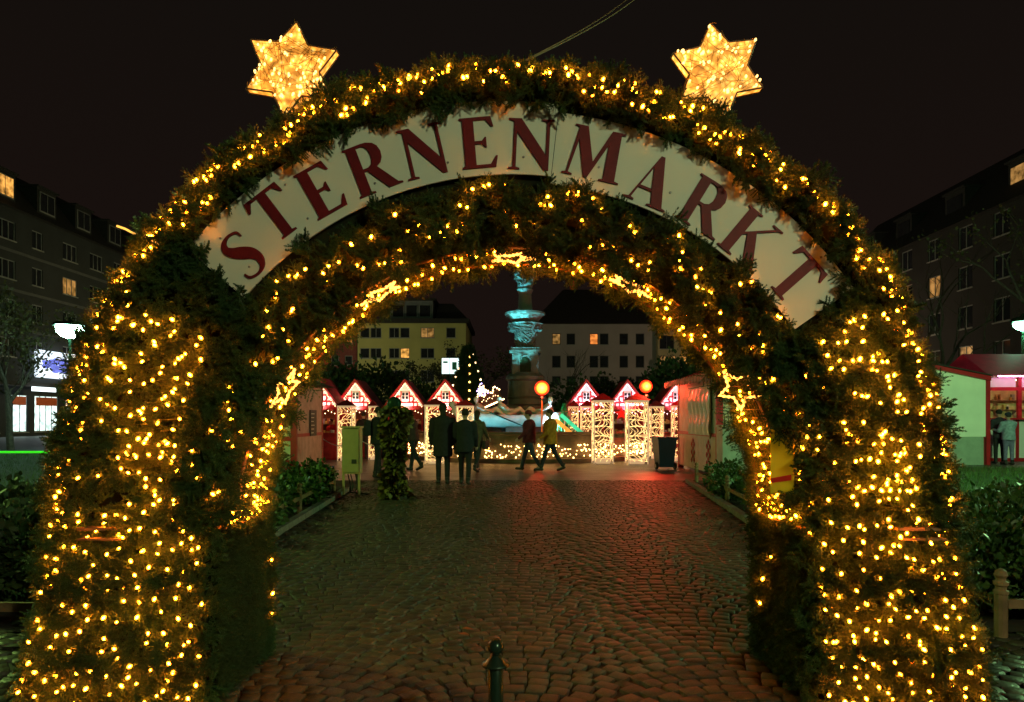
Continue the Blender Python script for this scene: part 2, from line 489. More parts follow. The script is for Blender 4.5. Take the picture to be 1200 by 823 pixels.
def sprig_tpl(seed, L=.10, n_side=7, nl=.018, nw=.0078):
    rg = random.Random(seed); V = []; F = []
    def tri(a, b, c):
        k = len(V); V.extend([a, b, c]); F.append((k, k+1, k+2))
    def twig(p0, d, ln, rad, nn):
        d = d.normalized(); u = d.orthogonal().normalized(); w = d.cross(u)
        tip = p0+d*ln
        for i in range(3):
            a0, a1 = 2*PI*i/3, 2*PI*(i+1)/3
            tri(p0+(u*math.cos(a0)+w*math.sin(a0))*rad, p0+(u*math.cos(a1)+w*math.sin(a1))*rad, tip)
        for i in range(nn):
            t = .08+.92*i/nn
            a = i*2.4+rg.uniform(-.4, .4)
            o = (u*math.cos(a)+w*math.sin(a))
            nd = (o*.85+d*rg.uniform(.45, .9)).normalized()
            side = d.cross(o).normalized()*nw/2
            b = p0+d*ln*t; ll = nl*rg.uniform(.75, 1.15)*(1-.35*t)
            tri(b-side, b+side, b+nd*ll)
        for i in range(4):
            a = i*1.57; o = u*math.cos(a)+w*math.sin(a); sd = d.cross(o)*nw/2
            tri(tip-sd, tip+sd, tip+(d+o*.5).normalized()*nl*.7)
    ax = Vector((0, 0, 1))
    twig(Vector((0, 0, 0)), Vector((rg.uniform(-.1, .1), rg.uniform(-.1, .1), 1)), L, .004, 24)
    for i in range(n_side):
        t = .12+.7*i/n_side; s = 1 if i % 2 else -1
        d = Vector((s*rg.uniform(.6, .95), rg.uniform(-.25, .25), rg.uniform(.55, .85)))
        twig(ax*L*t, d, L*(.72-.42*t)*rg.uniform(.85, 1.15), .0028, 17)
    return np.array([tuple(p) for p in V], float), np.array(F, int)
TPL = [sprig_tpl(i) for i in range(4)]
TPL_L = [sprig_tpl(40+i, .15, 9, .019, .0075) for i in range(3)]
TPL_S = [sprig_tpl(20+i, .07, 4, .014, .0035) for i in range(3)]

def sprig_cloud(P, N, smin=.6, smax=1.25, spread=.75, droop=.25, tpls=None):
    """fir tufts rooted at P, leaning out along normals N"""
    tpls = tpls or TPL
    P = np.array(P); N = np.array(N); n = len(P)
    D = N+RNG.normal(0, spread, (n, 3)); D[:, 2] -= droop
    dot = (D*N).sum(1); D[dot < .1] += N[dot < .1]*.8
    S = RNG.uniform(smin, smax, n); k = RNG.integers(0, len(tpls), n)
    return [scatter(tpls[i], P[k == i], D[k == i], S[k == i]) for i in range(len(tpls)) if (k == i).any()]

arch = thing("festive_arch", "large round arch thickly covered in fir greenery over the cobbled path", "arch", (0, YF, 0))
def arch_part(name, V, F, m):
    V = np.array(V, float)-np.array([0, YF, 0])
    o = link(name, np_mesh(name, V, F, m), arch); return o

def RC(t):
    """centre radius of the outer garland: a little wider on the left"""
    d = math.degrees(t)
    return float(np.interp(d, [0, 25, 38, 60, 90, 128, 180], [2.19, 2.225, 2.285, 2.285, 2.31, 2.345, 2.30]))
X1R, X1L, FLR, FLL = 2.29, 2.43, .17, .10
# core behind the greenery, painted dark for shade in its gaps: two garland rolls, leg cores, back skin
core = MB()
TH = [PI*i/48 for i in range(49)]
def leg_pts(r, y, sgn, zz=(0.02, .3, .6, .9)):
    return [Vector((sgn*r, y-YF, z)) for z in zz]
def ring_path(r, y):
    rf = r if callable(r) else (lambda t: r)
    pts = leg_pts(rf(0), y, 1)+[Vector(ring(t, rf(t), y-YF)) for t in TH]+list(reversed(leg_pts(rf(PI), y, -1)))
    return pts
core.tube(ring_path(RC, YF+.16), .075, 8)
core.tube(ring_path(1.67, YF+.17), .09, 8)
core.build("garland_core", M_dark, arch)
def band(r0, r1, y0, y1, th0, th1, n=40, legs=True):
    """solid ring sector"""
    mb = MB(); prof = []
    ts = [th0+(th1-th0)*i/n for i in range(n+1)]
    vs = []
    def sec(cx0, cz0, cx1, cz1):
        return [(cx0, y0-YF, cz0), (cx1, y0-YF, cz1), (cx1, y1-YF, cz1), (cx0, y1-YF, cz0)]
    secs = []
    if legs and th0 <= 1e-6: secs.append(sec(r0, .01, X1R+.02, .01)); secs.append(sec(r0, .5, X1R-.06, .5))
    for t in ts:
        q1 = RC(t)-.03; secs.append(sec(r0*math.cos(t), CZ+r0*math.sin(t), q1*math.cos(t), CZ+q1*math.sin(t)))
    if legs and th1 >= PI-1e-6: secs.append(sec(-r0, .5, -X1L+.05, .5)); secs.append(sec(-r0, .01, -X1L, .01))
    for s_ in secs: vs += s_
    fs = [(0, 1, 2, 3), tuple(4*(len(secs)-1)+j for j in (3, 2, 1, 0))]
    for i in range(len(secs)-1):
        for j in range(4): fs.append((4*i+j, 4*i+(j+1) % 4, 4*i+4+(j+1) % 4, 4*i+4+j))
    mb.add(vs, fs); return mb
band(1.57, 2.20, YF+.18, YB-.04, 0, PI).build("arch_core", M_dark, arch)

# --- greenery: sample points and normals of each visible surface
rnd = random.random
def tube_pts(r0, rad, n, yc, th0=0., th1=PI, front=(-.35, 1.35)):
    P, N = [], []
    for _ in range(n):
        t = th0+(th1-th0)*rnd(); a = PI*random.uniform(*front)   # 0 = outwards, pi/2 = towards the viewer, pi = inwards
        c, s = math.cos(a), math.sin(a)
        bump = .035*math.sin(t*23+a*2)+.03*math.sin(t*51+1.7)
        rr = (r0(t) if callable(r0) else r0)+(rad+bump)*c
        P.append(ring(t, rr, yc-(rad+bump)*s))
        N.append(np.array([c*math.cos(t), -s, c*math.sin(t)]))
    return P, N
def leg_front(sgn, n, z0=.02, z1=.95, x0=1.54):
    P, N = [], []; x1, fl = (X1R, FLR) if sgn > 0 else (X1L, FLL)
    for _ in range(n):
        z = random.uniform(z0, z1); u = rnd()
        x = x0+(x1+fl*(1-z/.93)-x0)*u
        y = YF+.07+.05*math.sin(x*7+z*5)+.04*math.sin(z*17)
        if u > .92: y += (u-.92)*1.2
        P.append(np.array([sgn*x, y, z])); N.append(np.array([sgn*(.9 if u > .9 else (-.5 if u < .06 else 0)), -1, 0.]))
    return P, N
def sector_front(n, th0, th1, r0=1.55, r1=2.38, y=.09):
    P, N = [], []
    for _ in range(n):
        t = random.uniform(th0, th1); r = random.uniform(r0, RC(t)+.05)
        P.append(ring(t, r, YF+y+.05*math.sin(r*8+t*6))); N.append(np.array([0., -1, 0]))
    return P, N
parts = []
def leg_tube(r0, rad, n, yc, sgn):
    P, N = [], []
    for _ in range(n):
        z = random.uniform(.02, .95); a = PI*random.uniform(-.25, 1.2); c, s = math.cos(a), math.sin(a)
        rr = r0+(rad+.03*math.sin(z*19))*c+(FLR if sgn > 0 else FLL)*(1-z/.93)
        P.append(np.array([sgn*rr, yc-rad*s, z])); N.append(np.array([sgn*c, -s, 0.]))
    return P, N
OUT = tube_pts(RC, .075, 3000, YF+.16, front=(-.4, .80))
INN = tube_pts(1.655, .10, 2200, YF+.16, front=(.14, 1.3))
LEGR = leg_front(1, 1350); LEGL = leg_front(-1, 1350)
LTR = leg_tube(X1R-.11, .10, 420, YF+.16, 1); LTL = leg_tube(X1L-.11, .10, 420, YF+.16, -1)
SECR = sector_front(900, 0., math.radians(34.5)); SECL = sector_front(900, math.radians(138.5), PI)
front_sets = [OUT, INN, LEGR, LEGL, SECR, SECL, LTR, LTL]
FP = sum([list(a) for a, _ in front_sets], []); FN = sum([list(b) for _, b in front_sets], [])
idx = list(range(len(FP))); random.shuffle(idx)
free = [i for i in idx if not (FP[i][2] > 1.75 and 1.70 < math.hypot(FP[i][0], FP[i][2]-CZ) < RC(math.atan2(FP[i][2]-CZ, FP[i][0])))]
single = free[:300]; _s = set(single); bulk = [i for i in idx if i not in _s]
cl = sprig_cloud([FP[i] for i in bulk], [FN[i] for i in bulk], .5, 1.1, .65)
ex = random.sample(bulk, 260)
ex = [i for i in ex if not (FP[i][2] > 1.75 and 1.70 < math.hypot(FP[i][0], FP[i][2]-CZ) < RC(math.atan2(FP[i][2]-CZ, FP[i][0]))+.02)]
cl += sprig_cloud([FP[i] for i in ex], [FN[i]*1.0 for i in ex], .8, 1.15, .6, .45, TPL_L)
V, F = merge(cl); o = arch_part("fir_greenery", V, F, M_fir); o["kind"] = "stuff"
sme = [np_mesh("fir_sprig", t[0], t[1], M_fir) for t in TPL]
for i in single:
    nrm = Vector(FN[i])+Vector((random.gauss(0, .6), random.gauss(0, .6), random.gauss(-.2, .6)))
    if nrm.dot(Vector(FN[i])) < .2: nrm += Vector(FN[i])
    q = nrm.to_track_quat('Z', 'Y')@Euler((0, 0, random.uniform(0, 6))).to_quaternion()
    s = random.uniform(.85, 1.25)
    o = link("fir_sprig", random.choice(sme), arch, Vector(FP[i])-Vector((0, YF, 0)), q.to_euler(), (s, s, s))
# underside of the arch: thin greenery, hedge cheeks below the ledge, leafy back fringe, outer flank, back
P, N = [], []
for _ in range(1300):
    t = PI*rnd(); y = random.uniform(YF+.3, YB); P.append(ring(t, 1.565, y)); N.append(np.array([-math.cos(t), 0, -math.sin(t)]))
V, F = merge(sprig_cloud(P, N, .45, .8, .9, 0)); o = arch_part("underside_greenery", V, F, M_fir); o["kind"] = "stuff"
P, N = [], []
for s in (-1, 1):
    for _ in range(1500):
        P.append(np.array([s*(1.56+.02*rnd()), random.uniform(YF+.12, YB), random.uniform(.02, .92)])); N.append(np.array([-s, 0, .1]))
V, F = merge(sprig_cloud(P, N, .7, 1.2, .6, 0, TPL_S)); o = arch_part("hedge_cheek", V, F, M_hedge); o["kind"] = "stuff"
P, N = [], []
for _ in range(1700):
    t = PI*rnd(); a = rnd()
    rr = 1.57+.10*rnd(); P.append(ring(t, rr, YB+random.uniform(-.1, .06))); N.append(np.array([-math.cos(t)*.9, .25, -math.sin(t)*.9]))
for s in (-1, 1):
    for _ in range(260):
        P.append(np.array([s*1.58, YB+random.uniform(-.05, .06), random.uniform(.03, .95)])); N.append(np.array([-s*.9, .3, 0]))
fr_ = sprig_cloud(P, N, .55, 1.0, .6, .1)
P, N = [], []
for _ in range(150):
    t = PI*random.uniform(.04, .96); t += .05*math.sin(t*31); P.append(ring(t, 1.58, YB+random.uniform(-.06, .06))); N.append(np.array([-math.cos(t), .1, -math.sin(t)]))
fr_ += sprig_cloud(P, N, .7, 1.15, .35, .15, TPL_L)
V, F = merge(fr_); o = arch_part("back_fringe", V, F, M_fir); o["kind"] = "stuff"
P, N = [], []
for _ in range(900):
    t = PI*rnd(); P.append(ring(t, RC(t)+.02, random.uniform(YF+.2, YB))); N.append(np.array([math.cos(t), 0, math.sin(t)]))
for _ in range(900):
    t = PI*rnd(); P.append(ring(t, random.uniform(1.6, RC(t)+.03), YB-.02)); N.append(np.array([0, 1., 0]))
for s in (-1, 1):
    for _ in range(260):
        z = random.uniform(.02, .95); P.append(np.array([s*((X1R+FLR*(1-z/.93)) if s > 0 else (X1L+FLL*(1-z/.93))), random.uniform(YF+.2, YB), z])); N.append(np.array([s, 0, 0]))
    for _ in range(160):
        P.append(np.array([s*random.uniform(1.6, 2.28), YB-.02, random.uniform(.02, .95)])); N.append(np.array([0, 1., 0]))
V, F = merge(sprig_cloud(P, N, .7, 1.2)); o = arch_part("flank_greenery", V, F, M_fir); o["kind"] = "stuff"

# metal frame: flat bars round the underside, cross bars, ledge
for y in (YF+.28, YB-.1):
    mb = MB(); n = 40; r0, r1 = 1.505, 1.515
    vs, fs = [], []
    pts = [(1.51, .93)] + [(1.51*math.cos(PI*i/n), CZ+1.51*math.sin(PI*i/n)) for i in range(n+1)]+[(-1.51, .93)]
    for (x, z) in pts[1:-1]:
        k = (math.hypot(x, z-CZ)); ux, uz = x/k, (z-CZ)/k
        vs += [(ux*1.505, y-YF-.018, CZ+uz*1.505), (ux*1.513, y-YF-.018, CZ+uz*1.513), (ux*1.513, y-YF+.018, CZ+uz*1.513), (ux*1.505, y-YF+.018, CZ+uz*1.505)]
    for i in range(n):
        for j in range(4): fs.append((4*i+j, 4*i+(j+1) % 4, 4*i+4+(j+1) % 4, 4*i+4+j))
    mb.add(vs, fs); mb.build("arch_bar", M_frame, arch)
for i in range(1, 12):
    t = PI*i/12; a = ring(t, 1.512, .29); b = ring(t, 1.512, YB-YF-.11)
    MB().tube([a, b], .006, 5).build("cross_bar", M_frame, arch)
wires = MB()
for i in range(1, 90):
    t = PI*i/90; wires.tube([ring(t, 1.522, .3), ring(t, 1.522, YB-YF-.12)], .0016, 3)
for k in range(9):
    y = .3+.045*k+.03
    wires.tube([ring(PI*i/48, 1.522, y) for i in range(49)], .0016, 3)
o = wires.build("wire_mesh", mat("wire_mesh_metal", (.3, .22, .14), .4, 0, metal=.7), arch); o["kind"] = "stuff"
for s in (-1, 1):
    MB().bbox((s*1.5, .1, .915), (s*1.6, YB-YF-.05, .93)).build("ledge", M_wood, arch)
    MB().bbox((s*1.95, -.03, .93), (s*2.2, .03, .945)).bbox((s*1.95, -.03, .88), (s*2.2, .03, .89)).build("cross_rail", M_wood, arch)

# ------------------------------------------------------------------ sign board and letters
YS = YF+.13
sign = thing("sign_board", "curved pale sign board with the dark red word STERNENMARKT across the arch", "sign", (0, YS, 0))
M_sign = mat("sign_white", (.60, .63, .52), .55, .035, 3.0, spec=.3)
def arc_panel(t0, t1, r0, r1, n=26):
    mb = MB(); vs = []; fs = []
    for i in range(n+1):
        t = t0+(t1-t0)*i/n
        for y in (0., .012):
            vs += [(r0*math.cos(t), y, CZ+r0*math.sin(t)), (r1*math.cos(t), y, CZ+r1*math.sin(t))]
    for i in range(n):
        a = 4*i; b = a+4
        fs += [(a, a+1, b+1, b), (a+2, b+2, b+3, a+3), (a, b, b+2, a+2), (a+1, a+3, b+3, b+1)]
    fs += [(0, 2, 3, 1), (4*n, 4*n+1, 4*n+3, 4*n+2)]
    return mb.add(vs, fs)
seam = math.radians(83.6)
arc_panel(math.radians(34.8), seam-.0008, 1.82, 2.20).build("panel", M_sign, sign)
arc_panel(seam+.0008, math.radians(139.6), 1.86, 2.26).build("panel", M_sign, sign)
GL = {
 'E': [[(-.06,0),(.6,0),(.65,.22),(.61,.22),(.5,.06),(.22,.06),(.22,.47),(.36,.47),(.42,.40),(.45,.40),(.45,.60),(.42,.60),(.36,.53),(.22,.53),(.22,.94),(.46,.94),(.57,.80),(.61,.80),(.57,1),(-.06,1),(-.06,.97),(.0,.95),(.0,.05),(-.06,.03)]],
 'T': [[(.2,0),(.56,0),(.56,.03),(.48,.05),(.48,.94),(.64,.94),(.75,.78),(.79,.78),(.76,1),(0,1),(-.03,.78),(.01,.78),(.12,.94),(.28,.94),(.28,.05),(.2,.03)]],
 'N': [[(-.02,0),(.2,0),(.2,.025),(.125,.045),(.125,.74),(.66,0),(.74,0),(.74,.955),(.82,.975),(.82,1),(.58,1),(.58,.975),(.68,.955),(.68,.30),(.20,1),(-.04,1),(-.04,.975),(.065,.94),(.065,.045),(-.02,.025)]],
 'M': [[(-.06,0),(.14,0),(.14,.025),(.06,.045),(.14,.72),(.36,0),(.42,0),(.70,.72),(.72,.045),(.64,.025),(.64,0),(1.02,0),(1.02,.025),(.94,.045),(.90,.955),(.97,.975),(.97,1),(.72,1),(.47,.34),(.26,1),(.02,1),(.02,.975),(.10,.955),(.015,.045),(-.06,.025)]],
 'A': [[(-.06,0),(.16,0),(.16,.025),(.09,.045),(.16,.28),(.44,.28),(.51,.045),(.43,.025),(.43,0),(.82,0),(.82,.025),(.74,.045),(.44,1),(.36,1),(.04,.045),(-.06,.025)],[(.18,.33),(.42,.33),(.31,.74)]],
 'R': [[(-.06,0),(.28,0),(.28,.025),(.2,.045),(.2,.45),(.27,.45),(.56,0),(.84,0),(.84,.03),(.76,.05),(.47,.48),(.56,.53),(.62,.62),(.64,.74),(.61,.86),(.54,.94),(.42,.99),(.30,1),(-.06,1),(-.06,.975),(0,.955),(0,.045),(-.06,.025)],[(.2,.51),(.30,.51),(.38,.55),(.42,.64),(.43,.74),(.41,.85),(.36,.92),(.29,.945),(.2,.945)]],
 'K': [[(-.06,0),(.28,0),(.28,.025),(.2,.045),(.2,.46),(.265,.53),(.53,.05),(.46,.025),(.46,0),(.84,0),(.84,.025),(.77,.045),(.395,.66),(.70,.955),(.78,.975),(.78,1),(.54,1),(.54,.975),(.64,.955),(.2,.53),(.2,.955),(.28,.975),(.28,1),(-.06,1),(-.06,.975),(0,.955),(0,.045),(-.06,.025)]],
}
def catmull(pts, m=6):
    out = []
    for i in range(len(pts)-1):
        p0, p1, p2, p3 = pts[max(i-1, 0)], pts[i], pts[i+1], pts[min(i+2, len(pts)-1)]
        for k in range(m):
            t = k/m
            out.append(tuple(.5*((2*b)+(-a+c)*t+(2*a-5*b+4*c-d)*t*t+(-a+3*b-3*c+d)*t**3) for a, b, c, d in zip(p0, p1, p2, p3)))
    out.append(tuple(pts[-1])); return out
def glyph_S():
    cp = [(.505,.80,.035),(.49,.90,.05),(.40,.95,.05),(.28,.965,.055),(.15,.91,.10),(.105,.79,.15),(.17,.66,.20),(.29,.545,.24),(.42,.41,.22),(.47,.25,.16),(.41,.10,.10),(.27,.035,.055),(.13,.055,.05),(.055,.11,.05),(.035,.21,.035)]
    c = catmull(cp, 5); L, R = [], []
    for i, (x, y, w) in enumerate(c):
        a, b = c[max(i-1, 0)], c[min(i+1, len(c)-1)]
        dx, dy = b[0]-a[0], b[1]-a[1]; l = math.hypot(dx, dy) or 1
        L.append((x-dy/l*w/2, y+dx/l*w/2)); R.append((x+dy/l*w/2, y-dx/l*w/2))
    return [L+R[::-1]]
GL['S'] = glyph_S()
M_letter = mat("letter_dark_red", (.12, .006, .010), .55, .15, 6, spec=.2)
_gm = {}
def glyph_mesh(ch):
    if ch in _gm: return _gm[ch]
    cu = bpy.data.curves.new("letter", 'CURVE'); cu.dimensions = '2D'; cu.fill_mode = 'BOTH'; cu.extrude = .008
    xs = [p[0] for c in GL[ch] for p in c]; cx = (min(xs)+max(xs))/2
    for c in GL[ch]:
        sp = cu.splines.new('POLY'); sp.points.add(len(c)-1); sp.use_cyclic_u = True
        for i, (x, y) in enumerate(c): sp.points[i].co = (x-cx, y, 0, 1)
    ob = bpy.data.objects.new("letter_tmp", cu); COL.objects.link(ob)
    dg = bpy.context.evaluated_depsgraph_get()
    me = bpy.data.meshes.new_from_object(ob.evaluated_get(dg)); me.name = "letter"
    bpy.data.objects.remove(ob); me.materials.clear(); me.materials.append(M_letter)
    _gm[ch] = me; return me
scr = MB().lathe([(.0065, 0), (.0065, .003), (.003, .005)], 8).mesh("screw", mat("screw_zinc", (.3, .3, .28), .4, .1, 20, metal=.7))
for i in range(9):
    for r_ in (1.95, 2.165):
        t = math.radians(41+11.8*i); link("screw", scr, sign, (r_*math.cos(t), -.0005, CZ+r_*math.sin(t)), (PI/2, 0, 0))
WORD = "STERNENMARKT"
LPX = [(286, 299), (322, 251), (377, 223), (437, 196), (497, 178), (561, 168), (622, 170), (697, 181), (765, 212), (829, 243), (880, 281), (932, 325)]
LW = {'M': 1.06, 'A': 1.0, 'R': 1.02, 'S': 1.02, 'N': 1.05, 'K': 1.04}
for ch, (px, py) in zip(WORD, LPX):
    q = at(px, py, YS); t = math.atan2(q.z-CZ, q.x)
    H = .268; r = math.hypot(q.x, q.z-CZ)-H/2
    o = link("letter", glyph_mesh(ch), sign, (r*math.cos(t), -.006, CZ+r*math.sin(t)))
    o.rotation_euler = (Matrix.Rotation(-(t-PI/2), 4, 'Y') @ Matrix.Rotation(PI/2, 4, 'X')).to_euler()
    o.scale = (H*LW.get(ch, 1.0), H, .6)

# ------------------------------------------------------------------ light strings on the arch
HALO_P, HALO_N = [], []
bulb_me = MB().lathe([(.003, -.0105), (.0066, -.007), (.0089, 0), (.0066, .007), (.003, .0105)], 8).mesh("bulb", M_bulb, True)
def light_string(label, pts, group="golden light strings on the arch", wire=True, smin=.85, smax=1.25):
    t = thing("light_string", label, "string lights", tuple(pts[0]), group=group)
    o0 = Vector(pts[0])
    if wire:
        mb = MB(); loc = [Vector(pts[0])-o0]
        for i in range(1, len(pts)):
            a_, b_ = Vector(pts[i-1])-o0, Vector(pts[i])-o0
            if (b_-a_).length > .3:
                if len(loc) > 1: mb.tube(loc, .0018, 3, cap=False)
                loc = [b_]; continue
            mid = (a_+b_)/2; mid.z -= .015; mid.y += .02; loc += [mid, b_]
        if len(loc) > 1: mb.tube(loc, .0018, 3, cap=False)
        w_ = mb.build("wire", M_wire, t); w_["kind"] = "stuff"
    for p_ in pts:
        s = random.uniform(smin, smax)
        for _ in range(6):
            dv = np.array([random.gauss(0, 1), random.gauss(.2, .6), random.gauss(0, 1)]); dv /= np.linalg.norm(dv)
            HALO_P.append(np.array(p_)+dv*.016+np.array([0, .012, 0])); HALO_N.append(dv)
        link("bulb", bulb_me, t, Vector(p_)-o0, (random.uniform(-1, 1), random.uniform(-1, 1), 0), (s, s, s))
    return t
def tube_bulbs(n, r0, rad, yc, th0, th1, amin, amax):
    out = []; t = th0; step = (th1-th0)/n; i = 0
    while len(out) < n:
        base = th0+(th1-th0)*(len(out)+.5)/n
        k = random.choice([1, 1, 2, 2, 3])
        a0 = random.uniform(amin, amax)
        for q in range(k):
            if len(out) >= n: break
            a = PI*min(max(a0+random.uniform(-.14, .14), amin), amax); tt = base+random.uniform(-1.6, 1.6)*step
            R_ = rad+random.uniform(.0, .04)
            p_ = ring(tt, (r0(tt) if callable(r0) else r0)+R_*math.cos(a), yc-R_*math.sin(a))
            out.append(p_)
    return out
H3 = math.radians
light_string("golden light string along the outer garland, left half of the arch", tube_bulbs(172, RC, .10, YF+.16, PI, H3(92), .06, .58))
light_string("golden light string along the outer garland, right half of the arch", tube_bulbs(172, RC, .10, YF+.16, 0, H3(92), .06, .58))
light_string("golden light string along the inner garland under the left half of the sign", tube_bulbs(72, 1.6755, .13, YF+.17, PI, H3(91), .28, .92))
light_string("golden light string along the inner garland under the right half of the sign", tube_bulbs(72, 1.6755, .13, YF+.17, 0, H3(91), .28, .92))
def leg_bulbs(sgn, rows, x0=1.58):
    out = []; xa, fl = (X1R, FLR) if sgn > 0 else (X1L, FLL)
    for k, z in enumerate(rows):
        n = random.choice([10, 11, 12]); x1 = xa-.02+fl*(1-z/.93); xs = [x0+(x1-x0)*(i+random.uniform(.1, .9))/n for i in range(n)]
        if k % 2: xs.reverse()
        sl = random.uniform(-.03, .03)
        for x in xs:
            if rnd() < .12: continue
            zz = z+random.uniform(-.035, .035)+sl*(x-2)*2; y = YF-.015+.05*math.sin(x*7+zz*5)+random.uniform(-.02, .02)
            out.append(np.array([sgn*x, y, zz]))
    return out
for s, nm in ((-1, "left"), (1, "right")):
    light_string("golden light string in rows across the front of the %s arch leg" % nm, leg_bulbs(s, [.04, .11, .18, .25, .33, .40, .48, .56, .64, .72, .80, .87, .93]))
    pts = []
    for _ in range(96):
        t = random.uniform(.02, H3(32)); t = t if s > 0 else PI-t
        r = random.uniform(1.76, RC(t)-.1)
        pts.append(ring(t, r, YF-.01+.05*math.sin(r*8+t*6)))
    pts.sort(key=lambda q: q[2])
    light_string("golden light string scattered on the upper %s leg below the sign end" % nm, pts)
    pts = []
    n = 118
    for i in range(n):
        t = (i+rnd())/n*H3(89); 
        if rnd() < .25: t = rnd()*H3(22)
        t = t if s > 0 else PI-t
        pts.append(ring(t, 1.495, random.uniform(YF+.30, YB-.12)))
    pts.sort(key=lambda q: math.atan2(q[2]-CZ, abs(q[0])))
    for i in range(16): pts.append(np.array([s*1.49, YF+.1+.6*(i+rnd())/16, .945+random.uniform(0, .07)]))
    light_string("golden light string netted under the arch on the %s inner side" % nm, pts)
light_string("few loose golden bulbs hanging down the inner edge of the right leg", [np.array([1.49, YB-.35, .70]), np.array([1.48, YB-.25, .55]), np.array([1.5, YB-.15, .38])])
light_string("few loose golden bulbs hanging down the inner edge of the left leg", [np.array([-1.49, YB-.05, .62]), np.array([-1.5, YB, .40]), np.array([-1.5, YB-.02, .28])])
q = at(137, 265, YF+.1)
tw = MB(); pts = [q+Vector((.0+.045*i, 0, -.02*i+.004*(i % 2))) for i in range(6)]
tw.tube(pts, .006, 5); tag(tw.build("glowing_twig", em("twig_glow", (1, .5, .08), 1.6)), "short lit twig with painted glow sticking out of the left garland", "twig")  # a twig; the light on it is painted as emission

V, F = merge(sprig_cloud(HALO_P, HALO_N, .6, 1.0, .35, 0, TPL_S)); o = arch_part('fir_tips_round_bulbs', V, F, M_fir); o['kind'] = 'stuff'
# glowing five-pointed rope stars on the underside
for deg, lab, tilt in ((150, "glowing rope star low on the left inner side of the arch", .12), (120, "glowing rope star on the upper left underside", .0), (90, "glowing rope star at the crown of the underside", .0), (63.5, "glowing rope star on the upper right underside", .0), (30, "glowing rope star outline facing out on the right inner side", .95)):
    t = H3(deg); R0 = .125
    nrm = Vector((-math.cos(t), 0, -math.sin(t))); nrm = (nrm+Vector((0, -tilt, 0))).normalized()
    tan = Vector((-math.sin(t), 0, math.cos(t))); tan = (tan-nrm*tan.dot(nrm)).normalized(); bi = nrm.cross(tan)
    c = Vector(ring(t, 1.46, YF+.33))
    rot0 = random.uniform(0, 1.2)
    pts = []
    for i in range(10):
        a = PI*i/5+rot0; r = R0 if i % 2 == 0 else R0*.48
        pts.append((tan*math.cos(a)+bi*math.sin(a))*r)
    dense = []
    for i in range(10):
        for k in range(6): dense.append(pts[i].lerp(pts[(i+1) % 10], k/6))
    root = thing("rope_light_star", lab, "star light", tuple(c), group="rope stars under the arch")
    MB().tube(dense, [.0035 if k % 2 else .0095 for k in range(len(dense))], 6, closed=True).build("rope_light", M_rope, root)
    MB().tube([p_-nrm*.011 for p_ in pts], .0035, 5, closed=True).build("star_wire", M_frame, root)

# big six-pointed stars on top
def big_star(label, px, py, tiltdeg, Rp=57):
    Y = YF+.25; c = at(px, py, Y); R = Rp*Y/F_PX; ri = R*.60
    root = thing("lit_star", label, "star light", tuple(c), group="big glowing stars on top of the arch")
    pts = []
    for i in range(12):
        a = PI/2-H3(tiltdeg)+PI*i/6; r = R*random.uniform(.97, 1.03) if i % 2 == 0 else ri
        pts.append(Vector((r*math.cos(a), 0, r*math.sin(a))))
    mb = MB(); d = .03
    vs = [(0, -d-.02, 0)]+[(p_.x, -d if i % 2 else -d*.7, p_.z) for i, p_ in enumerate(pts)]+[(p_.x, d, p_.z) for p_ in pts]+[(0, d, 0)]
    fs = []
    for i in range(12):
        j = (i+1) % 12; fs += [(0, 1+i, 1+j), (1+i, 13+i, 13+j, 1+j), (25, 13+j, 13+i)]
    mb.add(vs, fs)
    mb.build("star_body", MATS["star_glow"], root)
    wr = MB()
    for i in range(12): wr.tube([Vector(vs[1+i]), Vector(vs[1+(i+1) % 12])], .005, 5)
    for i in range(12): wr.tube([Vector(vs[13+i]), Vector(vs[13+(i+1) % 12])], .005, 5)
    for i in range(0, 12): wr.tube([Vector(vs[1+i]), Vector(vs[13+i])], .005, 5)
    wr.build("star_frame", M_frame, root)
    ww = MB()
    def inside():
        while True:
            i = random.randrange(12); a, b = rnd(), rnd()
            if a+b > 1: a, b = 1-a, 1-b
            p_ = pts[i]*a+pts[(i+1) % 12]*b
            return p_, -d*(.85)-.02*(1-p_.length/R)
    edge = lambda: (lambda i, t_: pts[i].lerp(pts[(i+1) % 12], t_))(random.randrange(12), rnd())
    for _ in range(90):
        p_, y_ = inside(); a = rnd()*PI; l = random.uniform(.05, .13)
        dvec = Vector((math.cos(a), 0, math.sin(a)))*l
        q1, q2 = p_-dvec, p_+dvec
        def insd(q_):
            an = math.atan2(q_.z, q_.x)-(PI/2-H3(tiltdeg)); k = abs(((an/(PI/3)+.5) % 1)-.5)*2
            return q_.length < R*(1-k*.4)*.94
        while l > .02 and not (insd(p_-dvec) and insd(p_+dvec)):
            l *= .7; dvec *= .7
        ww.tube([p_-dvec+Vector((0, -d-.012, 0)), p_+Vector((0, -d-.022, 0)), p_+dvec+Vector((0, -d-.012, 0))], .0013, 3, cap=False)
    o = ww.build("wire_wrap", mat("gold_wire", (.5, .22, .04), .4, 0, metal=.6), root); o["kind"] = "stuff"
    for i in range(70):
        p_, y_ = inside()
        s = random.uniform(.55, .85)
        link("bulb", star_bulb, root, (p_.x, -d-.012, p_.z), (rnd(), rnd(), 0), (s, s, s))
    MB().tube([Vector((-.02*tiltdeg/8, .0, -R*.9)), Vector((-.03*tiltdeg/8, .0, -R-.22))], .009, 6).build("star_post", M_frame, root)
    return root
